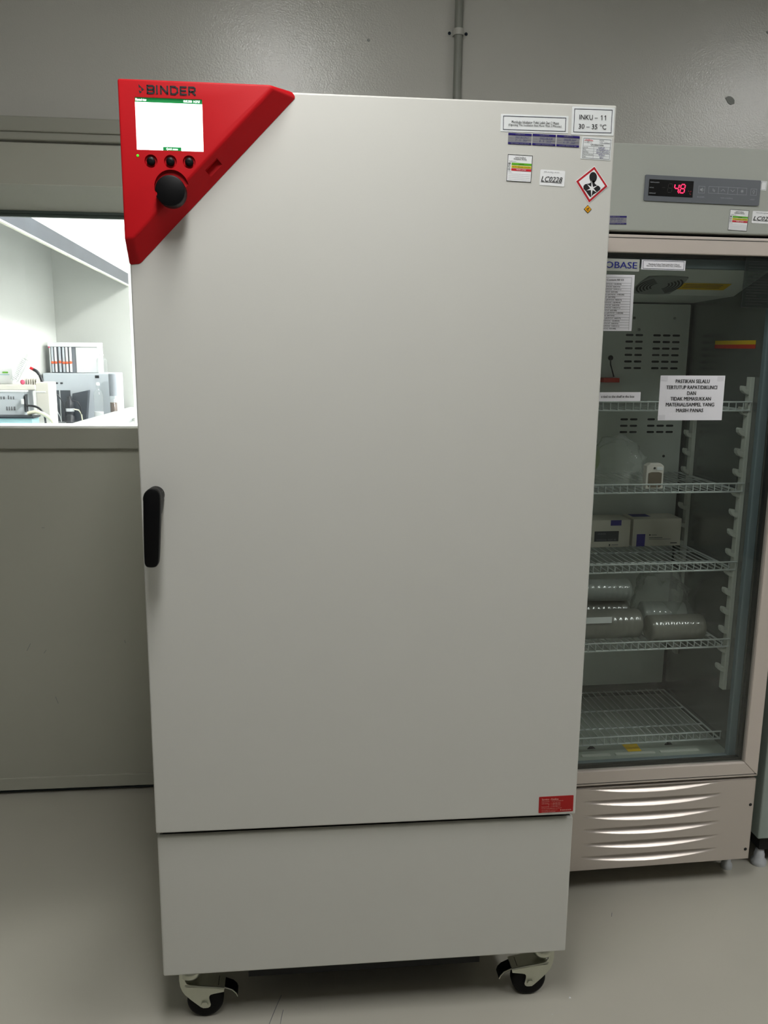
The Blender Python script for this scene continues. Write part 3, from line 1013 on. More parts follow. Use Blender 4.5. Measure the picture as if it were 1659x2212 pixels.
def castor(x, y, flip):
    root = bpy.data.objects.new('castor', None)
    COL.objects.link(root)
    root.parent = inc
    root.location = (x, y, 0)
    sx = -1 if flip else 1
    R = 0.0405
    MB().lathe([(0.012, -0.0155), (0.033, -0.0155), (0.038, -0.0135), (0.0405, -0.009), (0.0405, 0.009), (0.038, 0.0135), (0.033, 0.0155), (0.012, 0.0155)], 'rubber', (0, 0, R), 'y', 36).build('wheel', root)
    # side plates: outline relative to the axle (s towards the brake pedal)
    out = [(-0.0545, 0.122), (-0.055, 0.104), (-0.053, 0.088), (-0.049, 0.076), (-0.043, 0.066), (-0.030, 0.052), (-0.018, 0.0405), (-0.009, 0.032), (-0.004, 0.0295), (0.001, 0.029), (0.007, 0.0295), (0.0115, 0.0325), (0.013, 0.037), (0.0115, 0.044), (0.0098, 0.053), (0.0102, 0.0585), (0.013, 0.0625), (0.020, 0.0645), (0.043, 0.068), (0.0445, 0.077), (0.022, 0.081), (0.0, 0.0845), (-0.030, 0.0895), (-0.038, 0.0935), (-0.042, 0.101), (-0.043, 0.122)]
    poly = [(sx * a, b) for a, b in out]
    if not flip:
        poly = poly[::-1]
    m = MB()
    m.prism(poly, -0.0215, -0.0190, 'chrome_zinc')
    m.prism(poly, 0.0190, 0.0215, 'chrome_zinc')
    top = [(-0.041, 0.0885), (0.0, 0.0845), (0.0445, 0.0775)]
    for (a, za), (b, zb2) in zip(top[:-1], top[1:]):
        m.add([(sx * a, -0.0215, za), (sx * b, -0.0215, zb2), (sx * b, 0.0215, zb2), (sx * a, 0.0215, za),
               (sx * a, -0.0215, za - 0.003), (sx * b, -0.0215, zb2 - 0.003), (sx * b, 0.0215, zb2 - 0.003), (sx * a, 0.0215, za - 0.003)],
              [[0, 1, 2, 3], [4, 7, 6, 5], [0, 4, 5, 1], [2, 6, 7, 3], [1, 5, 6, 2], [0, 3, 7, 4]], 'chrome_zinc')
    m.tube([(sx * a, -0.0205, b) for a, b in [(-0.043, 0.0895), (-0.01, 0.0855), (0.02, 0.0815), (0.0445, 0.077)]], 0.0022, 'chrome_zinc')
    m.build('fork', root, sharp=40)
    MB().lathe([(0.022, 0.1445), (0.022, 0.124), (0.0265, 0.121), (0.0265, 0.108), (0.020, 0.100), (0.008, 0.097)][::-1], 'chrome_zinc', (sx * -0.032, 0, 0), 'z', 28).build('swivel', root)
    m = MB()
    m.cyl((0, -0.026, R), (0, 0.026, R), 0.0055, 'chrome_zinc', n=12)
    m.lathe([(0.008, -0.0265), (0.008, -0.0215)], 'chrome_zinc', (0, 0, R), 'y', 6)
    m.build('axle_bolt', root)
    m = MB()
    cur = [(0.030, 0.080), (0.048, 0.0735), (0.062, 0.067), (0.070, 0.058), (0.0725, 0.050)]
    for (a, za), (b, zb2) in zip(cur[:-1], cur[1:]):
        m.add([(sx * a, -0.016, za), (sx * b, -0.016, zb2), (sx * b, 0.016, zb2), (sx * a, 0.016, za),
               (sx * a, -0.016, za - 0.003), (sx * b, -0.016, zb2 - 0.003), (sx * b, 0.016, zb2 - 0.003), (sx * a, 0.016, za - 0.003)],
              [[0, 1, 2, 3], [4, 7, 6, 5], [0, 4, 5, 1], [2, 6, 7, 3], [1, 5, 6, 2], [0, 3, 7, 4]], 'black_plastic')
    m.tube([(sx * a, -0.016, b) for a, b in cur], 0.0014, 'chrome_zinc')
    m.build('brake_pedal', root)
    return root


cl, cr = PY(446, 2188, 0.067), PY(1138, 2138, 0.067)
castor(cl.x, 0.067, False)
castor(cr.x, 0.067, True)
castor(cl.x, 0.76, False)
castor(cr.x, 0.76, True)

# ================================================================== REFRIGERATOR WITH GLASS DOOR
fr = thing('display_refrigerator', FO, 'beige and grey upright laboratory refrigerator with a glass door full of shelves', 'refrigerator', rz=FYAW)
UL, UR = -0.108, 0.5235
m = MB()
m.box((UR - 0.046, 0.056, 0.09), (UR, 0.56, 1.98), 'fridge_grey', r=0.003)
m.box((UL, 0.056, 0.09), (UL + 0.046, 0.56, 1.98), 'fridge_grey', r=0.003)
m.box((UL + 0.04, 0.50, 0.09), (UR - 0.04, 0.56, 1.975), 'fridge_grey')
m.box((UL + 0.04, 0.056, 1.745), (UR - 0.04, 0.51, 1.978), 'fridge_grey')
m.box((UL + 0.04, 0.056, 0.09), (UR - 0.04, 0.51, 0.368), 'fridge_grey')
m.build('cabinet', fr)
MB().box((UL, 0.0, 1.7825), (UR, 0.06, 1.98), 'fridge_grey', r=0.003).build('header_panel', fr)
# liner
MB().box((0.4745, 0.06, 0.368), (0.4775, 0.505, 1.745), 'liner_steel').build('liner_side', fr)
MB().box((UL + 0.0455, 0.06, 0.368), (UL + 0.0485, 0.505, 1.745), 'liner_white').build('liner_side', fr)
MB().box((UL + 0.046, 0.06, 0.366), (0.4775, 0.505, 0.372), 'liner_floor').build('liner_floor', fr)
bp_ = MB().box((UL + 0.0485, 0.480, 0.418), (0.4655, 0.500, 1.64), 'liner_white', r=0.002).build('back_panel', fr)
MB().box((UL + 0.0485, 0.494, 0.372), (0.4745, 0.505, 1.745), 'liner_steel').build('liner_back', fr)
# slots in the back panel (thin plates, dark colour standing in for shaded holes)
def slot_mesh():
    mb = MB()
    poly = []
    L, H = 0.0121, 0.0032
    for k in range(7):
        a = math.radians(-90 + 30 * k)
        poly.append((L - H + H * math.cos(a), H * math.sin(a)))
    for k in range(7):
        a = math.radians(90 + 30 * k)
        poly.append((-L + H + H * math.cos(a), H * math.sin(a)))
    mb.prism(poly, -0.0006, 0.0004, 'slot_dark')
    return mb


slot0 = None
rows_a = [1.547 - i * (1.547 - 1.448) / 5 for i in range(6)]
rows_b = [1.291, 1.271, 1.2515]
for rows in (rows_a, rows_b):
    for z in rows:
        for u in (0.274, 0.305, 0.362, 0.393, 0.424):
            if slot0 is None:
                slot0 = slot_mesh().build('vent_slot', bp_)
                o = slot0
            else:
                o = copy_of(slot0, bp_)
            o.location = (u, 0.4798, z)
for (u, v) in ((1370, 687), (1457, 688), (1380, 712), (1433, 985)):
    p = FV(u, v, 0.48)
    MB().lathe([(0.004, 0.001), (0.004, -0.003), (0.002, -0.004)], 'slot_dark' if v > 900 else 'grille_grey', (p.x, 0.48, p.z), 'y', 12).build('screw', bp_)
# temperature probe with red holder on the back panel
pb = MB()
a, b = FV(1319, 773, 0.46), FV(1326, 814, 0.46)
pb.lathe([(0.001, -0.008), (0.0055, -0.006), (0.008, 0.0), (0.0055, 0.006), (0.001, 0.008)], 'slot_dark', a, 'z', 16)
pb.tube([a, (a.x + 0.002, 0.462, a.z - 0.02), b], 0.0022, 'slot_dark')
c0_, c1_ = FV(1302, 816, 0.46), FV(1336, 826, 0.46)
pb.box((c0_.x, 0.452, c1_.z), (c1_.x, 0.4805, c0_.z), 'tag_red', r=0.001)
pb.build('temperature_probe', fr)
# air duct under the cavity ceiling: sloped panel with fan grille and yellow notice
DA, DB = Vector((0, 0.07, 1.712)), Vector((0, 0.255, 1.652))
m = MB()
ul, ur = UL + 0.049, 0.4735
m.add([(ul, DA.y, DA.z), (ur, DA.y, DA.z), (ur - 0.0, DB.y, DB.z), (ul, DB.y, DB.z), (ul, 0.06, 1.744), (ur, 0.06, 1.744), (ur, 0.494, 1.744), (ul, 0.494, 1.744), (ul, 0.494, 1.645), (ur, 0.494, 1.645)],
      [[0, 3, 2, 1], [0, 1, 5, 4], [3, 8, 9, 2], [4, 5, 6, 7], [6, 9, 8, 7], [1, 2, 9, 6, 5], [0, 4, 7, 8, 3]], 'liner_white')
duct = m.build('air_duct', fr)
dd = (DB - DA).normalized()
dn = Vector((0, -abs(dd.z), -dd.y)).normalized()
gc = FV(1424, 620, 0.16)


def on_duct(u, s, lift=0.0):
    p = DA + dd * s + dn * lift
    return (u, p.y, p.z)


gm = MB()
gu, gs, gr = gc.x + 0.012, 0.122, 0.060
q = []
for k in range(32):
    a = 2 * math.pi * k / 32
    c_, s_ = math.cos(a), math.sin(a)
    rr = gr / max(abs(c_), abs(s_)) ** 0.72
    q.append((gu + rr * c_, gs + rr * s_))
gm.add([on_duct(a, b, 0.004) for a, b in q] + [on_duct(a, b, 0) for a, b in q], [list(range(32))] + [[i, 32 + i, 32 + (i + 1) % 32, (i + 1) % 32] for i in range(32)], 'grille_grey')
grille = gm.build('fan_grille', duct)
for ring in range(5):
    r0 = 0.022 + ring * 0.0085
    r1 = r0 + 0.0048
    for a0 in (0, 180):
        pts = []
        K = 10
        for k in range(K + 1):
            a = math.radians(a0 - 52 + 104 * k / K)
            pts.append((gu + r1 * math.cos(a), gs + r1 * math.sin(a)))
        for k in range(K, -1, -1):
            a = math.radians(a0 - 52 + 104 * k / K)
            pts.append((gu + r0 * math.cos(a), gs + r0 * math.sin(a)))
        gm = MB()
        for k in range(K):
            gm.add([on_duct(*pts[k], 0.0046), on_duct(*pts[k + 1], 0.0046), on_duct(*pts[2 * K + 1 - k - 1], 0.0046), on_duct(*pts[2 * K + 1 - k], 0.0046)], [[0, 1, 2, 3]], 'slot_dark')
        gm.build('grille_slot', duct)
ym = MB()
ya_, yb_ = 0.283, 0.418
ym.add([on_duct(ya_, 0.106, .001), on_duct(yb_, 0.106, .001), on_duct(yb_, 0.150, .001), on_duct(ya_, 0.150, .001)], [[0, 1, 2, 3]], 'tag_yellow')
for s_ in (0.114, 0.124, 0.134):
    ym.add([on_duct(ya_ + .008, s_, .0014), on_duct(yb_ - .02, s_, .0014), on_duct(yb_ - .02, s_ + .003, .0014), on_duct(ya_ + .008, s_ + .003, .0014)], [[0, 1, 2, 3]], 'black_ink')
ym.build('notice_sticker', duct)
# reflection in the steel side, painted as a two-coloured strip
a, b = FV(1530, 750, 0.28), None
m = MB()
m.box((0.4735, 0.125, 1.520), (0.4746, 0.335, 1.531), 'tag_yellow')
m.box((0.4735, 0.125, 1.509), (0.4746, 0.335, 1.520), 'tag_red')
m.build('painted_reflection', fr)
# pilasters with plastic hooks
hz_list = [1.434 - 0.035 - i * 0.0555 for i in range(16)]


def pilaster(u, v, z0, z1, d):
    m = MB()
    ua, ub = (u - 0.012, u) if d < 0 else (u, u + 0.012)
    m.box((ua, v - 0.011, z0), (ub, v + 0.011, z1), 'hook_white', r=0.0015)
    root = m.build('pilaster', fr)
    first = None
    z = z1 - 0.035
    while z > z0 + 0.02:
        if first is None:
            h = MB()
            out = [(0, 0.002), (0.009, 0.002), (0.0105, 0.005), (0.0105, 0.011), (0.0185, 0.012), (0.0205, 0.007), (0.019, -0.001), (0.012, -0.008), (0, -0.013)]
            poly = [(d * a, b) for a, b in out]
            if d > 0:
                poly = poly[::-1]
            h.prism(poly, -0.008, 0.008, 'hook_white', r=0.001)
            first = h.build('hook', root)
            o = first
        else:
            o = copy_of(first, root)
        o.location = (ua if d < 0 else ub, v, z)
        z -= 0.0562
    return root


pilaster(0.4745, 0.122, 0.546, 1.434, -1)
pilaster(0.4745, 0.415, 0.546, 1.40, -1)
pilaster(UL + 0.0485, 0.122, 0.546, 1.434, 1)
pilaster(UL + 0.0485, 0.415, 0.546, 1.40, 1)
# floor drip trays, drain clips and yellow tape
for ua, ub in ((0.045, 0.128), (0.145, 0.262), (0.278, 0.395)):
    MB().box((ua, 0.088, 0.372), (ub, 0.100, 0.3755), 'hook_white', r=0.001).build('floor_rib', fr)
p = FV(1342, 1608, 0.11), FV(1386, 1608, 0.11)
m = MB()
m.add([(0.187, 0.150, 0.3735), (0.233, 0.150, 0.3735), (0.228, 0.105, 0.3735), (0.188, 0.105, 0.3735)], [[0, 3, 2, 1]], 'tag_yellow')
m.build('yellow_tape', fr)
for u in (0.325, 0.09):
    MB().prism([(u - 0.012, 0.372), (u + 0.012, 0.372), (u, 0.383)][::-1], 0.135, 0.139, 'slot_dark').build('drain_clip', fr)
# door frame (mitred bars), gaskets, glass
GL, GR, GB, GT = UL + 0.0415, 0.4830, 0.3765, 1.7328
DL, DR, DB_, DT = UL, 0.5248, 0.3335, 1.7745
for (o0, o1, i1, i0) in (((DL, DT), (DR, DT), (GR, GT), (GL, GT)), ((DR, DB_), (DL, DB_), (GL, GB), (GR, GB)), ((DR, DT), (DR, DB_), (GR, GB), (GR, GT)), ((DL, DB_), (DL, DT), (GL, GT), (GL, GB))):
    m = MB()
    m.prism([o0, o1, i1, i0][::-1], 0.0, 0.046, 'fridge_beige', r=0.0025)
    m.build('door_frame_bar', fr)
for z in (DT - 0.0075, DB_ + 0.0075):
    MB().box((DL + 0.004, -0.0006, z - 0.0007), (DR - 0.004, 0.001, z + 0.0007), 'spacer_black').build('frame_groove', fr)
glass = MB().box((GL, 0.010, GB), (GR, 0.015, GT), 'fridge_glass').build('glass_pane', fr)
m = MB()
e = 0.009
for lo, hi in (((GL, 0.017, GT - e), (GR, 0.030, GT)), ((GL, 0.017, GB), (GR, 0.030, GB + e)), ((GL, 0.017, GB), (GL + e, 0.030, GT)), ((GR - e, 0.017, GB), (GR, 0.030, GT))):
    m.box(lo, hi, 'spacer_black')
m.build('glazing_spacer', fr)
m = MB()
e = 0.030
for lo, hi in (((GL, 0.040, GT - e), (GR, 0.058, GT)), ((GL, 0.040, GB - 0.006), (GR, 0.058, GB + 0.004)), ((GL, 0.040, GB), (GL + e, 0.058, GT)), ((GR - e, 0.040, GB), (GR - 0.006, 0.058, GT))):
    m.box(lo, hi, 'gasket_blue', r=0.003)
m.build('door_gasket', fr)
MB().box((DL + 0.01, 0.03, 1.765), (DR - 0.01, 0.057, 1.7835), 'dark_gap').build('shadow_gap', fr)
MB().box((DL + 0.01, 0.03, 0.315), (DR - 0.01, 0.057, 0.340), 'dark_gap').build('shadow_gap', fr)
# louvred kick panel as one pressed sheet
KZ0, KZ1, KR = 0.0785, 0.3262, 0.5222
nu, nz = 150, 240
lou = [0.3300, 0.2885, 0.2460, 0.2035, 0.1610, 0.1205]
vs, fs = [], []


def kick_depth(u, z):
    s = (u - 0.222) / 0.197
    if abs(s) >= 1:
        return 0.0
    k = 1 - s * s
    h = 0.0070 + 0.0175 * k
    for zt_ in lou:
        tt = (zt_ + 0.0 * k - z) / h
        if 0 <= tt <= 1:
            d = 0.0135 * k ** 0.8
            return d * (1 - tt ** 2.5)
    return 0.0


for j in range(nz + 1):
    z = KZ0 + (KZ1 - KZ0) * j / nz
    for i in range(nu + 1):
        u = UL + (KR - UL) * i / nu
        vs.append((u, kick_depth(u, z), z))
for j in range(nz):
    for i in range(nu):
        a = j * (nu + 1) + i
        fs.append([a, a + 1, a + nu + 2, a + nu + 1])
m = MB()
m.add(vs, fs, 'kick_beige', True)
m.box((UL, 0.016, KZ0), (KR, 0.056, KZ1), 'kick_beige')
for lo, hi in (((KR - 0.0012, 0.0, KZ0), (KR, 0.02, KZ1)), ((UL, 0.0, KZ0), (UL + 0.0012, 0.02, KZ1)), ((UL, 0.0, KZ0), (KR, 0.02, KZ0 + 0.001)), ((UL, 0.0, KZ1 - 0.001), (KR, 0.02, KZ1))):
    m.box(lo, hi, 'kick_beige')
kick = m.build('kick_panel', fr, sharp=50)
for u, v in ((1621, 1738), (1610, 1834)):
    p = FV(u, v, 0.0)
    MB().lathe([(0.0045, 0.004), (0.0045, -0.0008), (0.003, -0.0012)], 'slot_dark', (p.x, 0, p.z), 'y', 16).build('panel_screw', kick)
# feet and bracket below


def level_foot(name, host, x, y, z1, r, mt='zinc_foot'):
    m = MB()
    m.lathe([(r, 0.0), (r * 1.05, 0.006), (r * 1.0, 0.014), (r * 0.72, 0.020), (r * 0.70, 0.034), (r * 0.62, 0.036), (r * 0.58, 0.046), (r * 0.36, 0.048), (r * 0.34, z1)], mt, (x, y, 0), 'z', 24)
    return m.build(name, host)


level_foot('levelling_foot', fr, 0.506, 0.078, 0.092, 0.0155)
level_foot('levelling_foot', fr, -0.05, 0.125, 0.092, 0.0155)
level_foot('levelling_foot', fr, 0.468, 0.49, 0.092, 0.0155)
level_foot('levelling_foot', fr, -0.05, 0.49, 0.092, 0.0155)
MB().box((UL + 0.05, 0.14, 0.040), (0.44, 0.52, 0.092), 'dark_gap').build('light_blocker', fr)  # added dark block, keeps the space under the refrigerator black
MB().box((0.462, 0.095, 0.048), (0.476, 0.115, 0.092), 'beige_bracket', r=0.001).build('bracket', fr)

# control strip ----------------------------------------------------------------
f = Flat(FV(1395, 377, -0.003), FV(1644.5, 390, -0.003), FV(1389.5, 433, -0.003), 0.0)
plate = f.slab('panel_slate', 0.003, r=0.0025).build('control_strip', fr)
CW, CH = 1640.0, 330.0      # print is laid out in pixels of a close view of the strip


def cs(x, y):
    """close-view pixel -> fractions of the strip"""
    xl = 78 - 18 * (y - 100) / 330.0
    yt = 100 + (x - 78) * 68 / 1490.0
    return ((x - xl) / 1492.0, (y - yt) / 328.0)


def crect(x0, y0, x1, y1, mt, layer=1):
    a, b = cs(x0, y0), cs(x1, y1)
    f.rect(a[0], a[1], b[0], b[1], mt, layer)


f.rect(0.033, 0.165, 0.414, 0.80, 'display_black', 1)
SEGS = {'a': [(0, 0), (1, 0)], 'b': [(1, 0), (1, 1)], 'c': [(1, 1), (1, 2)], 'd': [(0, 2), (1, 2)], 'e': [(0, 1), (0, 2)], 'f': [(0, 0), (0, 1)], 'g': [(0, 1), (1, 1)]}


def digit(x, y, w, h, on, mt, th=0.0023, off=None):
    for k, ((xa, ya), (xb, yb)) in SEGS.items():
        mm = mt if k in on else off
        if not mm:
            continue
        sh = 0.22 * w
        P0 = (x + xa * w + sh * (1 - ya / 2.0), y + ya * h / 2)
        P1 = (x + xb * w + sh * (1 - yb / 2.0), y + yb * h / 2)
        g = 0.12
        Q0 = (P0[0] + (P1[0] - P0[0]) * g, P0[1] + (P1[1] - P0[1]) * g)
        Q1 = (P1[0] + (P0[0] - P1[0]) * g, P1[1] + (P0[1] - P1[1]) * g)
        f.stroke([Q0, Q1], th, mm, 2 if k in on else 2)


digit(0.192, 0.31, 0.036, 0.33, '', 'segment_red', 0.0016, 'segment_off')
digit(0.248, 0.31, 0.036, 0.33, 'bcfg', 'segment_red', 0.0027)
digit(0.300, 0.31, 0.036, 0.33, 'abcdefg', 'segment_red', 0.0027)
f.rect(0.288, 0.62, 0.296, 0.665, 'segment_red', 2)
f.rect(0.145, 0.46, 0.172, 0.475, 'segment_off', 2)
f.frame(0.372, 0.54, 0.379, 0.575, 0.0006, 'segment_dim', 2)
digit(0.386, 0.56, 0.014, 0.12, 'adef', 'segment_dim', 0.0011)
for y, s, w in ((0.26, 'TEMP.ALARM', 0.078), (0.47, 'SET(H)', 0.035), (0.68, 'DEFROST', 0.055)):
    f.text(s, 0.04, y, 0.04 + w, y + 0.045, 'icon_grey')


def irect(x0, y0, x1, y1):
    f.frame(x0, y0, x1, y1, 0.0007, 'icon_grey', 1)


irect(0.46, 0.335, 0.515, 0.61)
irect(0.548, 0.325, 0.882, 0.60)
for x in (0.632, 0.716, 0.799):
    f.rect(x, 0.325, x + 0.003, 0.60, 'icon_grey')
irect(0.915, 0.34, 0.97, 0.60)
f.poly([(0.473, 0.44), (0.473, 0.51), (0.483, 0.51), (0.495, 0.56), (0.495, 0.39), (0.483, 0.44)], 'icon_grey', 2)
f.stroke([(0.503, 0.43), (0.507, 0.475), (0.503, 0.52)], 0.0008, 'icon_grey')
f.stroke([(0.585, 0.40), (0.585, 0.49), (0.60, 0.53), (0.60, 0.46), (0.59, 0.46)], 0.0014, 'icon_grey')
f.stroke([(0.655, 0.50), (0.673, 0.42), (0.691, 0.50)], 0.0011, 'icon_grey')
f.stroke([(0.738, 0.42), (0.756, 0.50), (0.774, 0.42)], 0.0011, 'icon_grey')
for k in range(8):
    a = 2 * math.pi * k / 8
    f.stroke([(0.84, 0.46), (0.84 + 0.014 * math.cos(a), 0.46 + 0.07 * math.sin(a))], 0.0011, 'icon_grey')
ring = [(0.942 + 0.009 * math.cos(2 * math.pi * k / 10), 0.45 + 0.045 * math.sin(2 * math.pi * k / 10)) for k in range(11)]
f.stroke(ring, 0.0009, 'icon_grey')
f.rect(0.937, 0.52, 0.947, 0.54, 'icon_grey', 2)
f.text('BUZZER', 0.455, 0.735, 0.517, 0.785, 'icon_grey')
f.text('TEMP.CONTROL', 0.655, 0.735, 0.765, 0.785, 'icon_grey')
f.text('LIGHT', 0.917, 0.735, 0.957, 0.785, 'icon_grey')
f.finish(plate)

# stickers on the refrigerator --------------------------------------------------
sticker(fr, (1644, 391), (1657, 392), (1642, 411), 0.0, 'paper', lambda f: f.frame(0.1, 0.08, 0.9, 0.92, 0.0005, 'grey_ink'), label='small white barcode sticker beside the control strip')
sticker(fr, (1302.5, 466), (1353.5, 466.5), (1301, 484.5), 0.0, 'foil_grey', lab_cal(('2022.08.01', '17 - 7 - 2022')), label='silver and blue calibration sticker')
sticker(fr, (1577, 452), (1618, 455), (1572, 497), 0.0, 'paper', lab_verify, label='white check sticker with green, yellow and red bars')
sticker(fr, (1626, 455.5), (1680, 458.5), (1624, 482), 0.0, 'paper', lab_lc('LC0229'), 0.002, label='white inventory sticker')
GF = 0.010


def lab_brand(f):
    f.text('BIOBASE', 0.07, 0.24, 0.945, 0.77, 'brand_blue', bold=0.012)


sticker(fr, (1283, 557.5), (1382, 560.5), (1282, 584), GF, 'fridge_grey', lab_brand, 0.002, name='brand_plate', label='grey plate with blue lettering')
sticker(fr, (1386, 560), (1481.5, 563), (1384, 582.5), GF, 'sheet_paper', lambda f: (f.frame(0.0, 0.0, 1.0, 1.0, 0.0008, 'grey_ink'), lab_open('Membuka Kulkas Tidak Lebih Dari 2 Menit', '(Opening The Chiller Not More Than 2 Minutes)')(f)), label='white notice about opening the chiller')


def lab_table(f):
    f.rect(0.0, 0.045, 0.93, 0.05, 'grey_ink')
    f.rect(0.93, 0.045, 0.935, 0.985, 'grey_ink')
    f.text('Table of Content RF 03', 0.17, 0.075, 0.76, 0.108, 'black_ink', bold=0.012)
    rows = ['Aspergillus (ATCC 16404)', 'E. coli (ATCC 8739)', 'S. aureus (ATCC 6538)', 'B. subtilis (ATCC 6633)', 'P. aeruginosa (ATCC 9027)', 'S. typhimurium (ATCC 14028)', 'C. albicans (ATCC 10231)']
    for i in range(18):
        y = 0.145 + i * 0.0468
        f.rect(0.0, y, 0.93, y + 0.0035, 'grey_ink')
        s = rows[(i * 3) % len(rows)]
        f.text(s, 0.04, y + 0.010, 0.04 + 0.024 * len(s) + 0.10, y + 0.036, 'black_ink', bold=0.012)


sticker(fr, (1272, 592.5), (1371, 594), (1266, 714.5), GF, 'sheet_paper', lab_table, name='paper_list', label='white paper table listing contents')


def lab_tied(f):
    f.text('s tied to the shelf in the box', 0.385, 0.34, 0.90, 0.62, 'black_ink', bold=0.012)


sticker(fr, (1245, 847.5), (1384, 847), (1244, 867), GF, 'sheet_paper', lab_tied, name='paper_strip', label='white paper strip with one typed line')


def lab_pastikan(f):
    L = [('PASTIKAN SELALU', 0.235, 0.76, 0.085), ('TERTUTUP RAPAT/DIKUNCI', 0.10, 0.885, 0.22), ('DAN', 0.425, 0.56, 0.35), ('TIDAK MEMASUKKAN', 0.175, 0.80, 0.475), ('MATERIAL/SAMPEL YANG', 0.11, 0.86, 0.605), ('MASIH PANAS', 0.275, 0.695, 0.735)]
    for s, a, b, y in L:
        f.text(s, a, y, b, y + 0.082, 'black_ink', bold=0.022)
    f.tape = ((0.01, 0.02), (0.01, 0.88), (0.88, 0.02))


sticker(fr, (1427, 811), (1566.5, 811.5), (1420, 908), GF, 'sheet_paper', lab_pastikan, name='paper_sign', label='white paper sign with bold capitals taped to the glass')


def lab_clear(f):
    f.frame(0, 0, 1, 1, 0.0008, 'slot_dark')
    for i, w in enumerate((0.85, 0.9, 0.9, 0.5, 0.95, 0.25, 0.9, 0.9, 0.95, 0.95, 0.9, 0.92, 0.3, 0.95, 0.95, 0.5)):
        y = 0.07 + i * 0.057
        f.rect(0.09, y, 0.09 + w * 0.85, y + 0.009, 'slot_dark')


sticker(fr, (1611, 556), (1700, 560), (1605.5, 664), GF, 'clear_label', lab_clear, label='see-through sticker with fine dark lines')

# ================================================================== SHELVES AND THEIR LOAD
def fworld(u, v, z):
    return FO + FU * u + FN * v + Vector((0, 0, z))


SH_L, SH_R, SH_F, SH_B = -0.052, 0.466, 0.108, 0.468
shelf_proto = None


def shelf(zr, label, rail=0.022):
    global shelf_proto
    t = thing('wire_shelf', fworld(0, 0, zr - rail), label, 'shelf', 'wire shelves in the refrigerator', FYAW)
    if shelf_proto is None:
        m = MB()
        r = 0.0016
        L = SH_R - SH_L
        nW = int(L / 0.0205)
        for i in range(1, nW):
            u = SH_L + L * i / nW
            m.tube([(u, SH_F, 0.0028), (u, SH_B, 0.0028)], r, 'wire_white', 6)
        a = m.build('wire_grid', t)
        m = MB()
        for v in (SH_F + 0.002, SH_F + 0.10, SH_F + 0.22, SH_B):
            m.tube([(SH_L, v, -0.001), (SH_R, v, -0.001)], 0.0027, 'wire_white', 8)
        for u in (SH_L, SH_R):
            m.tube([(u, SH_F, -0.001), (u, SH_B, -0.001)], 0.0027, 'wire_white', 8)
        b = m.build('shelf_frame', t)
        m = MB()
        m.tube([(SH_L, SH_F, 0.022), (SH_R + 0.002, SH_F, 0.022)], 0.0024, 'wire_white', 8)
        for i in range(0, nW + 1):
            u = SH_L + L * i / nW
            m.tube([(u, SH_F, 0.0), (u, SH_F, 0.022)], 0.0014, 'wire_white', 6)
        c = m.build('front_rail', t)
        shelf_proto = (a, b, c)
    else:
        for o in shelf_proto:
            copy_of(o, t)
    return t


shelf(1.368, 'white wire shelf in the refrigerator, topmost, behind the paper sign')
shelf(1.147, 'white wire shelf in the refrigerator under the small data logger')
shelf(0.926, 'white wire shelf in the refrigerator under the two cartons')
shelf(0.701, 'white wire shelf in the refrigerator under the wrapped sleeves')
shelf(0.420, 'white wire shelf lying near the refrigerator floor, lowest')
ZS = {'B': 1.1295, 'C': 0.9085, 'D': 0.6835}


def blob(name, c, rad, label, cat, mt='bag_film', rough=0.22, seed=1, flat=0.35, rot=0.0, sub=4):
    """crumpled plastic bag: a folded, flattened-bottom closed sheet"""
    from mathutils import noise
    bm = bmesh.new()
    bmesh.ops.create_icosphere(bm, subdivisions=sub, radius=1.0)
    for v in bm.verts:
        d = v.co.normalized()
        n1 = noise.noise(d * 1.7 + Vector((seed, 0, 0)))
        n2 = abs(noise.noise(d * 4.1 + Vector((0, seed, 0))))
        n3 = abs(noise.noise(d * 9.0 + Vector((0, 0, seed))))
        k = 1 + rough * (1.3 * n1 - 0.9 * n2 - 0.5 * n3)
        p = Vector((d.x * rad[0], d.y * rad[1], d.z * rad[2])) * k
        if p.z < -rad[2] * flat:
            p.z = -rad[2] * flat + (p.z + rad[2] * flat) * 0.04
        v.co = p
    zmin = min(v.co.z for v in bm.verts)
    for v in bm.verts:
        v.co.z -= zmin
    o = MB().addbm(bm, mt, True).build(name, None, label, cat)
    o.location = fworld(*c)
    o.rotation_euler = (0, 0, FYAW + rot)
    return o


# cartons
def carton(u0, u1, v0, v1, z0, z1, label, fn):
    t = thing('carton_box', fworld((u0 + u1) / 2, (v0 + v1) / 2, z0), label, 'box', 'cartons on the shelf', FYAW)
    w, d, h = (u1 - u0), (v1 - v0), z1 - z0
    MB().box((-w / 2, -d / 2, 0), (w / 2, d / 2, h), 'carton', r=0.0012).build('box_body', t)
    f = Flat((-w / 2, h), (w / 2, h), (-w / 2, 0), -d / 2)
    f.t = 0.0
    fn(f, w, d, h)
    f.finish(t, 'print')
    return t


def c_left(f, w, d, h):
    f.rect(0.70, 0.0, 0.86, 0.20, 'carton_blue')
    f.rect(0.465, 0.40, 0.83, 0.78, 'device_black')
    f.faux(0.49, 0.47, 0.65, 0.52, 'grey_ink')
    f.faux(0.50, 0.69, 0.80, 0.74, 'grey_ink')
    for y, x in ((0.30, 0.33), (0.40, 0.32), (0.46, 0.25), (0.55, 0.2), (0.64, 0.44), (0.70, 0.44), (0.76, 0.3)):
        f.rect(0.02, y, x, y + 0.012, 'grey_ink')
    f.rect(0.69, 0.88, 0.71, 0.95, 'black_ink')
    f.rect(0.73, 0.90, 0.83, 0.925, 'grey_ink')


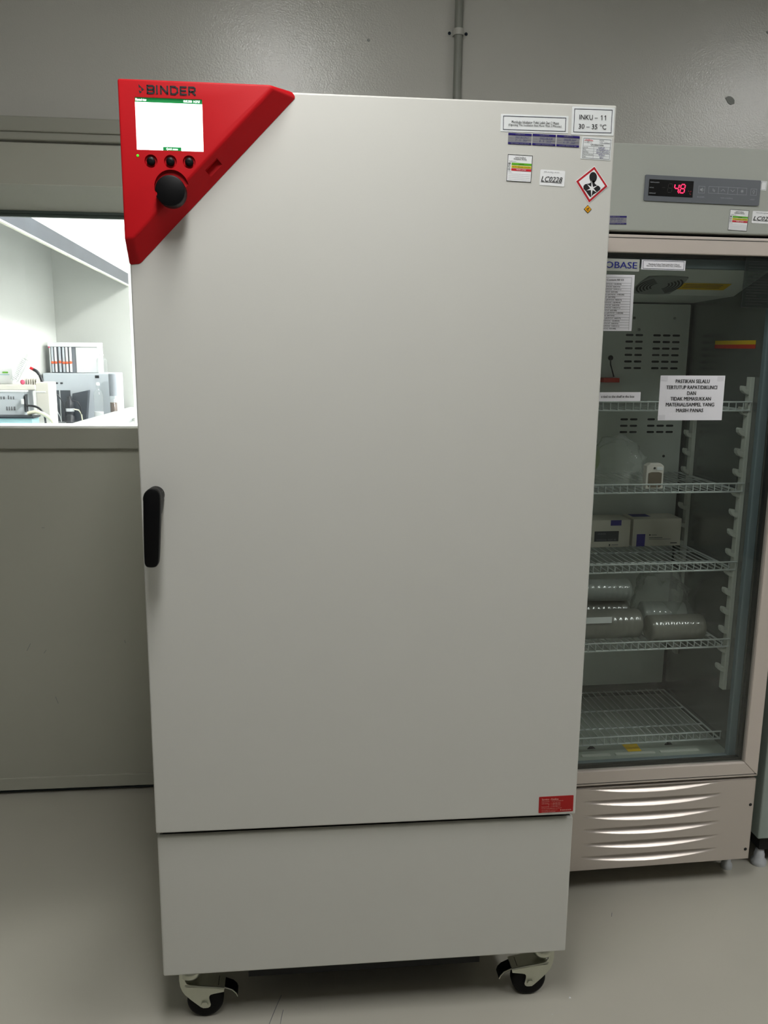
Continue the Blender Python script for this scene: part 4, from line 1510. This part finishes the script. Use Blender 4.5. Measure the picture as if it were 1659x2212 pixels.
def c_right(f, w, d, h):
    f.rect(0.085, 0.55, 0.26, 1.0, 'carton_blue')
    f.rect(0.34, 0.565, 0.37, 0.61, 'black_ink')
    f.rect(0.39, 0.58, 0.50, 0.60, 'grey_ink')
    f.rect(0.34, 0.68, 0.62, 0.705, 'grey_ink')
    f.rect(0.34, 0.74, 0.80, 0.755, 'grey_ink')
    f.rect(0.79, 0.88, 0.93, 0.91, 'black_ink')
    # dark blue mark on the lid
    f.mb.add([(-w * 0.42, -d * 0.1, h + 0.0006), (-w * 0.05, -d * 0.1, h + 0.0006), (-w * 0.05, d * 0.4, h + 0.0006), (-w * 0.42, d * 0.4, h + 0.0006)], [[0, 1, 2, 3]], 'carton_blue')


carton(0.060, 0.273, 0.380, 0.468, ZS['C'], 0.993, 'cream carton with a black printed panel on the refrigerator shelf', c_left)
carton(0.284, 0.4405, 0.385, 0.470, ZS['C'], 0.994, 'cream carton with a blue square on its lower left, right of another', c_right)
# small data logger
a, b = FV(1391, 1047, 0.15), FV(1432, 1000, 0.15)
lw, lh = b.x - a.x, b.z - ZS['B']
t = thing('data_logger', fworld((a.x + b.x) / 2, 0.15, ZS['B']), 'small white data logger with dark screen standing on the wire shelf', 'logger', None, FYAW)
MB().prism([(-lw / 2, 0), (lw / 2, 0), (lw / 2, lh * 0.9), (lw * 0.3, lh), (-lw * 0.3, lh), (-lw / 2, lh * 0.9)][::-1], -0.010, 0.012, 'logger_white', r=0.002).build('housing', t)
MB().prism([(-lw * .38, lh * .12), (-lw * .3, lh * .06), (lw * .3, lh * .06), (lw * .38, lh * .12), (lw * .38, lh * .62), (lw * .2, lh * .67), (-lw * .2, lh * .67), (-lw * .38, lh * .62)][::-1], -0.012, -0.008, 'logger_screen', r=0.001).build('screen', t)
MB().box((lw * .08, -0.0115, lh * .74), (lw * .42, -0.0095, lh * .86), 'paper').build('tag', t)
MB().lathe([(0.003, 0.002), (0.003, -0.0016)], 'slot_dark', (-lw * .05, -0.010, lh * .82), 'y', 14).build('sensor', t)
blob('plastic_bag', (0.155, 0.275, ZS['B']), (0.105, 0.10, 0.095), 'clear crumpled plastic bag beside the data logger', 'bag', seed=3)
a = FV(1305, 962, 0.30)
g = blob('sample_bag', (0.11, 0.40, ZS['B']), (0.055, 0.035, 0.085), 'yellow-green soft pouch behind the clear bag', 'pouch', 'green_pack', 0.2, 8, 0.6)


def sleeve(p0, p1, r, mt, label, cat='sleeve'):
    """stack of dishes shrink-wrapped in plastic: ribbed cylinder with gathered ends"""
    p0, p1 = Vector(p0), Vector(p1)
    L = (p1 - p0).length
    prof = [(r * 0.25, -0.004), (r * 0.80, 0.0), (r * 0.98, 0.004)]
    k = int(L / 0.016)
    for i in range(1, k):
        z = L * i / k
        prof += [(r, z - 0.003), (r * 0.985, z), (r, z + 0.003)]
    prof += [(r * 0.98, L - 0.004), (r * 0.80, L), (r * 0.25, L + 0.004)]
    m = MB().lathe(prof, mt, (0, 0, 0), 'z', 28)
    d = (p1 - p0).normalized()
    q = Vector((0, 0, 1)).rotation_difference(d)
    m.v = [tuple(q @ Vector(v)) for v in m.v]
    o = m.build('dish_sleeve', None, label, cat, 'wrapped dish sleeves')
    w0 = fworld(*p0)
    o.location = w0
    o.rotation_euler = (0, 0, FYAW)
    return o


zD = ZS['D']
sleeve((0.02, 0.20, zD + 0.043), (0.236, 0.20, zD + 0.043), 0.042, 'sleeve_grey', 'grey film-wrapped sleeve of dishes with white tag, front left on shelf')
sleeve((0.246, 0.165, zD + 0.038), (0.412, 0.165, zD + 0.038), 0.037, 'sleeve_grey', 'grey film-wrapped sleeve of dishes lying at the front right of the shelf')
sleeve((0.04, 0.30, zD + 0.116), (0.245, 0.30, zD + 0.112), 0.033, 'sleeve_pale', 'pale film-wrapped sleeve of dishes lying on top at the back')
sleeve((0.04, 0.32, zD + 0.040), (0.25, 0.32, zD + 0.040), 0.039, 'sleeve_grey', 'grey film-wrapped sleeve of dishes underneath the pale sleeve')
sleeve((0.27, 0.265, zD + 0.043), (0.40, 0.25, zD + 0.043), 0.042, 'sleeve_pale', 'pale film-wrapped sleeve of dishes inside the big clear bag')
blob('plastic_bag', (0.362, 0.338, zD), (0.092, 0.108, 0.125), 'big clear crumpled plastic bag behind the wrapped sleeves', 'bag', seed=11, rough=0.26)
tg = Flat((0.06, zD + 0.078), (0.135, zD + 0.078), (0.06, zD + 0.060), 0.156)
tg_o = tg.slab('paper', 0.0006).build('paper_tag', None, 'white paper tag stuck on the grey wrapped sleeve', 'tag')
tg_o.location = FO
tg_o.rotation_euler = (0, 0, FYAW)

# ================================================================== NEIGHBOUR CABINET ON THE RIGHT
nb = thing('steel_cabinet', (1.55, 0.7, 0), 'grey-green appliance cabinet right of the glass-door refrigerator, cut by the frame', 'cabinet')
MB().box((-0.365, -0.22, 0.095), (0.365, 0.30, 1.95), 'cabinet_green', r=0.004).build('cabinet_body', nb)
MB().box((-0.352, -0.21, 0.055), (0.352, 0.29, 0.097), 'dark_gap').build('painted_under_shade', nb)  # near-black block painted in for the shadow gap below the cabinet
for sx_, sy_ in ((-0.34, -0.195), (0.34, -0.195), (-0.34, 0.26), (0.34, 0.26)):
    level_foot('levelling_foot', nb, sx_, sy_, 0.06, 0.0215)

# ================================================================== CLEAN BENCH BEHIND THE WINDOW
HX, HY0, HY1 = -1.4, 2.2, 5.06           # open front faces +x
HB = -1.95
tilt = -0.027


def hzz(y, z, k=1.0):
    return z + k * tilt * (y - 3.6)


cb = thing('clean_bench', (HX, 3.6, 0), 'long white clean bench with steel header and open front, behind the window', 'bench')


def hpoly(name, prof, mt, k=1.0, ys=(HY0, HY1)):
    """profile of (x, z) swept along y with the bench's slight slope"""
    n = len(prof)
    vs = []
    for y in ys:
        vs += [(x - HX, y - 3.6, hzz(y, z, k)) for x, z in prof]
    m = MB()
    m.add(vs, [list(range(n)), list(range(n, 2 * n))[::-1]] + [[i, n + i, n + (i + 1) % n, (i + 1) % n] for i in range(n)], mt)
    return m.build(name, cb)


hpoly('header', [(HX - 0.03, 1.985), (HX, 1.985), (HX, 2.068), (HX - 0.03, 2.068)][::-1], 'steel')
hpoly('fascia', [(HX - 0.03, 2.068), (HX - 0.004, 2.068), (HX - 0.004, 2.80), (HX - 0.03, 2.80)][::-1], 'lab_white')
hpoly('header_trim', [(HX - 0.012, 1.976), (HX + 0.006, 1.976), (HX + 0.006, 1.9845), (HX - 0.012, 1.9845)][::-1], 'bench_trim')
hpoly('sill', [(HX - 0.02, 0.977), (HX + 0.012, 0.977), (HX + 0.012, 1.050), (HX - 0.02, 1.050)][::-1], 'bench_silver', 0.55)
hpoly('sill_edge', [(HX - 0.03, 1.050), (HX + 0.014, 1.050), (HX + 0.014, 1.056), (HX - 0.03, 1.056)][::-1], 'bench_white', 0.55)
m = MB()
y0l, y1l = HY0 - 3.6, HY1 - 3.6
xb = HB - HX
m.box((xb - 0.03, y0l, 0.9), (xb, y1l, 2.80), 'bench_white')
m.build('back_wall', cb)
MB().box((xb - 0.03, y1l, 0.9), (0.0, y1l + 0.03, 2.80), 'bench_white').build('end_wall', cb)
MB().box((xb, y0l, 0.925), (-0.02, y1l, 0.955), 'bench_silver').build('worktop', cb)
MB().box((xb, y0l, 0.05), (-0.01, y1l, 0.925), 'bench_white').build('base_cabinet', cb)
MB().box((xb, y0l, 2.80), (0.0, y1l, 2.82), 'bench_white').build('hood_top', cb)
MB().box((xb + 0.20, y0l + 0.3, 2.775), (xb + 0.30, y1l - 0.3, 2.795), 'diffuser_bench').build('tube_lamp', cb)
ZW = 0.955


def P3(u, v, y):
    return PY(u, v, y)


# grey analyser with dark bay
def px_box(m, u0, v0, u1, v1, y0, y1, mt, r=0.003, z0=None, ox=(0, 0, 0)):
    a, b = PY(u0, v0, y0), PY(u1, v1, y0)
    zb_ = b.z if z0 is None else z0
    m.box((a.x - ox[0], y0 - ox[1], zb_ - ox[2]), (b.x - ox[0], y1 - ox[1], a.z - ox[2]), mt, r=r)


YA = 4.62
o_ = Vector((PY(172, 860, YA).x, YA, ZW))
an = thing('analyser', o_, 'large pale grey laboratory analyser with a dark open bay, behind the window', 'instrument')
m = MB(); px_box(m, 92, 806, 252, 915, YA, YA + 0.30, 'device_grey', 0.006, ZW, o_); m.build('housing', an)
m = MB(); px_box(m, 110, 843, 156, 915, YA - 0.002, YA + 0.01, 'device_dark', 0.001, ZW + 0.005, o_); m.build('bay', an)
m = MB()
q = [PY(u, v, YA - 0.05) for u, v in ((157, 850), (191, 843), (187, 905), (150, 915))]
m.prism([(p.x - o_.x, p.z - o_.z) for p in q][::-1], -0.06, -0.001, 'device_dark', r=0.002); m.build('monitor', an)
m = MB(); px_box(m, 108, 826, 125, 829.5, YA - 0.003, YA + 0.005, 'device_black', 0, None, o_); px_box(m, 130, 826, 135.5, 829.5, YA - 0.003, YA + 0.005, 'device_black', 0, None, o_)
px_box(m, 205, 811, 214, 817, YA - 0.003, YA + 0.005, 'device_black', 0, None, o_); m.build('badge', an)
m = MB(); px_box(m, 129.5, 843, 132, 915, YA - 0.008, YA, 'bench_silver', 0, ZW + 0.005, o_); m.build('bay_rod', an)
m = MB()
q0 = PY(152, 893, YA - 0.10)
m.lathe([(0.030, 0.0), (0.030, 0.05), (0.022, 0.055), (0.022, 0.075), (0.028, 0.08), (0.028, 0.15), (0.016, 0.16), (0.016, 0.19)], 'device_black', (q0.x - o_.x, -0.105, 0.0), 'z', 20)
m.lathe([(0.029, 0.0), (0.029, 0.022)], 'bench_silver', (q0.x - o_.x, -0.105, 0.085), 'z', 20)
m.build('motor', an)
for pts, rr, mt in ((((113, 850), (125, 853), (135, 868), (140, 890), (141, 912)), 0.004, 'hose_black'), (((110, 878), (122, 885), (130, 900), (133, 912)), 0.003, 'bench_silver'), (((156, 865), (168, 868), (174, 880), (177, 895)), 0.004, 'hose_black'), (((160, 884), (170, 886), (176, 895), (178, 908)), 0.005, 'hose_clear')):
    m = MB()
    m.tube([PY(u, v, YA - 0.12) - o_ for u, v in pts], rr, mt, 8)
    m.build('hose', an)

# flow-meter unit with orange floats standing on the analyser
zt_an = PY(172, 806, YA).z
YF = YA + 0.08
o_ = Vector((PY(150, 806, YF).x, YF, zt_an))
fm = thing('flowmeter_unit', o_, 'white flow-meter unit with orange floats standing on the grey analyser', 'instrument')
a, b = PY(107, 748, YF), PY(166, 806, YF)
xr = PY(214, 806, YF).x
m = MB()
m.box((a.x - o_.x, 0.01, 0), (b.x - o_.x, 0.16, a.z - zt_an), 'meter_slate')
m.box((b.x - o_.x, 0.0, 0), (xr - o_.x, 0.16, a.z - zt_an - 0.004), 'device_white', r=0.003)
m.box((a.x - o_.x - 0.004, 0.0, 0), (a.x - o_.x + 0.004, 0.16, a.z - zt_an), 'device_white')
m.build('housing', fm)
c = PY(103, 741, YF)
m = MB(); m.box((c.x - o_.x, -0.012, a.z - zt_an - 0.002), (xr - o_.x, 0.165, c.z - zt_an + 0.006), 'device_white', r=0.003); m.build('lid', fm)
for u, uf in ((114, 783), (121, 783), (130, 782), (138, 783.5), (145, 783.5), (153, 783)):
    x = PY(u, 780, YF).x - o_.x
    m = MB(); m.cyl((x, -0.002, 0.004), (x, -0.002, a.z - zt_an - 0.004), 0.0085, 'device_white' if u % 2 else 'device_grey', n=14); tb = m.build('meter_tube', fm)
    zf = PY(u, uf, YF).z - zt_an
    m = MB(); m.lathe([(0.002, -0.011), (0.009, -0.007), (0.012, 0.0), (0.009, 0.007), (0.002, 0.011)], 'float_orange', (x, -0.006, zf), 'z', 14); m.build('float', tb)
m = MB(); p = PY(105.5, 750, YF - 0.013); m.lathe([(0.006, 0.0), (0.005, -0.003)], 'ball_pink', (p.x - o_.x, -0.012, p.z - zt_an), 'y', 12); m.build('red_mark', fm)


def bottle(name, u, vt, vb, y, r, z0, label, cat, mt='clear_glass', liquid=None, neck=0.35):
    zt_ = PY(u, vt, y).z
    h = zt_ - z0
    x = PY(u, vb, y).x
    t = thing(name, (x, y, z0), label, cat)
    MB().lathe([(r * 0.9, 0), (r, 0.006), (r, h * 0.68), (r * 0.85, h * 0.76), (r * neck, h * 0.84), (r * neck, h * 0.93)], mt, (0, 0, 0), 'z', 24).build('bottle_body', t)
    MB().lathe([(r * neck * 1.1, h * 0.93), (r * neck * 1.1, h * 0.985), (r * neck * 0.6, h)], 'device_white', (0, 0, 0), 'z', 18).build('cap', t)
    if liquid:
        MB().lathe([(r * 0.85, 0.004), (r * 0.94, 0.008), (r * 0.94, h * liquid[0])], liquid[1], (0, 0, 0), 'z', 24).build('content', t)
    return t


bottle('wash_bottle', 221, 765, 803, YA + 0.038, 0.036, zt_an, 'clear wash bottle standing on top of the grey analyser', 'bottle')
bottle('glass_bottle', 215, 826, 905, YA - 0.16, 0.033, ZW, 'clear glass bottle standing in front of the grey analyser', 'bottle', liquid=(0.30, 'device_white'))
t = thing('measuring_cylinder', (PY(250, 880, YA - 0.10).x - 0.012, YA - 0.10, ZW), 'tall dark measuring cylinder at the right end of the analyser', 'cylinder')
zt_ = PY(251, 806, YA - 0.10).z - ZW
MB().lathe([(0.033, 0), (0.033, 0.008), (0.026, 0.012), (0.026, zt_)], 'clear_glass', (0, 0, 0), 'z', 24).build('glass_tube', t)
MB().lathe([(0.024, 0.014), (0.024, zt_ * 0.42)], 'dark_liquid', (0, 0, 0), 'z', 24).build('liquid', t)
MB().lathe([(0.027, zt_ * 0.55), (0.027, zt_ * 0.98)], 'meter_slate', (0, 0, 0), 'z', 24).build('label_sleeve', t)

# front analyser stack on the left
YB = 3.45
def lab_thing(name, u, v, y, label, cat, z0=None):
    p = PY(u, v, y)
    return thing(name, (p.x, y, ZW if z0 is None else z0), label, cat), Vector((p.x, y, ZW if z0 is None else z0))


t, o_ = lab_thing('titration_unit', 90, 870, YB + 0.04, 'white upright instrument column right of the tray, behind the window', 'instrument')
m = MB(); px_box(m, 76, 826, 110, 915, YB + 0.04, YB + 0.20, 'device_warm', 0.004, ZW, o_); m.build('housing', t)
m = MB(); px_box(m, 77, 845, 98, 848, YB + 0.036, YB + 0.05, 'device_white', 0.001, None, o_); m.build('ledge', t)
t, o_ = lab_thing('control_box', 20, 870, YB - 0.02, 'grey control box with lettering at the left edge of the window', 'instrument')
m = MB(); px_box(m, -18, 846, 54, 898, YB - 0.02, YB + 0.16, 'device_grey', 0.003, ZW, o_); m.build('housing', t)
m = MB(); px_box(m, -18, 843, 55, 847, YB - 0.024, YB + 0.165, 'device_white', 0.001, None, o_); m.build('lid', t)
fl = Flat(PY(-18, 846, YB - 0.02) - o_, PY(54, 846, YB - 0.02) - o_, PY(-18, 898, YB - 0.02) - o_, -0.0004)
fl.t = 0.0
fl.faux(0.25, 0.16, 0.71, 0.32, 'grey_ink')
fl.faux(0.25, 0.62, 0.71, 0.78, 'grey_ink')
fl.finish(t)
m = MB(); px_box(m, 45, 862, 50, 873, YB - 0.045, YB - 0.02, 'device_white', 0.001, None, o_); px_box(m, 53, 852, 56, 890, YB - 0.03, YB + 0.02, 'hose_black', 0.001, None, o_); m.build('connector', t)
t, o_ = lab_thing('drip_tray', 20, 905, YB - 0.16, 'shiny steel drip tray in front of the grey control box', 'tray')
m = MB(); px_box(m, -18, 903, 70, 912, YB - 0.16, YB - 0.03, 'tray_cyan', 0.003, ZW, o_)
px_box(m, -18, 900, 72, 904, YB - 0.165, YB - 0.025, 'steel', 0.001, None, o_); m.build('tray_body', t)
zt_b = PY(20, 843, YB - 0.02).z
YT = YB + 0.02
t, o_ = lab_thing('sample_tray', 30, 835, YT, 'long white sample tray lying on top of the grey control box', 'tray', zt_b)
m = MB(); px_box(m, -18, 831, 76, 843, YT, YT + 0.14, 'device_warm', 0.004, zt_b, o_); m.build('tray_body', t)
for k in range(6):
    u = 52 + k * 5
    m = MB(); px_box(m, u, 818, u + 3.2, 832, YT + 0.06, YT + 0.13, 'device_warm', 0.001, None, o_); m.build('rib', t)
zt_t = PY(20, 831, YT).z
t, o_ = lab_thing('digital_balance', 10, 820, YT + 0.10, 'small white display unit with green screen at the window edge', 'instrument', zt_t)
m = MB(); px_box(m, -18, 793, 29, 831, YT + 0.10, YT + 0.16, 'device_white', 0.003, zt_t, o_); m.build('housing', t)
m = MB(); px_box(m, 5, 803, 17, 806, YT + 0.096, YT + 0.11, 'label_green', 0, None, o_); m.build('screen', t)
m = MB(); px_box(m, 0, 808.5, 20, 810, YT + 0.096, YT + 0.11, 'tray_cyan', 0, None, o_); m.build('keys', t)
# glass condenser with coil
a, b = PY(28, 828, YT + 0.04), PY(59, 766, YT + 0.04)
t = thing('glass_condenser', (a.x, a.y, zt_t), 'tilted clear glass condenser with coiled tube resting on the white tray', 'glassware')
a2, b2 = Vector((0, 0, 0.012)), Vector((b.x - a.x, 0, b.z - zt_t))
d_ = (b2 - a2).normalized()
m = MB(); m.cyl(a2 + d_ * 0.01, b2 - d_ * 0.03, 0.020, 'clear_glass', n=20); m.cyl(b2 - d_ * 0.03, b2, 0.007, 'clear_glass', n=14); m.build('glass_jacket', t)
m = MB()
side = Vector((0, 1, 0)); up_ = d_.cross(side)
L_ = (b2 - a2).length - 0.05
m.tube([a2 + d_ * (0.015 + L_ * k / 132) + side * (0.012 * math.cos(k * 0.62)) + up_ * (0.012 * math.sin(k * 0.62)) for k in range(133)], 0.0025, 'device_white', 6); m.build('coil', t)
m = MB(); m.cyl(a2 - up_ * 0.024 + d_ * 0.02, b2 - up_ * 0.024 - d_ * 0.05, 0.004, 'device_white', n=10); m.build('rod', t)
p = PY(48.5, 822, YT + 0.03)
MB().lathe([(0.002, 0.0), (0.010, 0.004), (0.014, 0.014), (0.010, 0.024), (0.002, 0.028)], 'ball_pink', (0, 0, 0), 'z', 18).build('bung', None, 'pink rubber bung lying on the white sample tray', 'bung').location = (p.x, p.y, zt_t)
# loose hoses
def hose(pts, y, r, mt, label, tip=None):
    P = [PY(u, v, y) for u, v in pts]
    # smooth the path
    Q = []
    for i in range(len(P) - 1):
        p0, p1, p2, p3 = P[max(i - 1, 0)], P[i], P[i + 1], P[min(i + 2, len(P) - 1)]
        for k in range(6):
            s = k / 6
            Q.append(0.5 * ((2 * p1) + (p2 - p0) * s + (2 * p0 - 5 * p1 + 4 * p2 - p3) * s * s + (3 * p1 - p0 - 3 * p2 + p3) * s ** 3))
    Q.append(P[-1])
    o = MB().tube(Q, r, mt, 10).build('hose', None, label, 'hose')
    if tip:
        d = (Q[0] - Q[3]).normalized()
        MB().cyl(Q[0] - d * 0.004, Q[0] + d * 0.02, r * 0.9, tip, n=12).build('hose_tip', o)
    return o


hose(((56, 876), (72, 877), (86, 883), (95, 895), (99, 915), (100, 940)), YB - 0.06, 0.006, 'hose_black', 'black hose running from the grey control box')
hose(((60, 893), (80, 890), (100, 898), (115, 912), (122, 935)), YB - 0.10, 0.011, 'hose_clear', 'thick milky hose curving down in front of the analysers')
hose(((72, 798), (80, 803), (87, 813), (91, 826), (92, 840)), YB + 0.12, 0.009, 'hose_black', 'black hose with a red tip bending over the white instrument column', 'label_red')
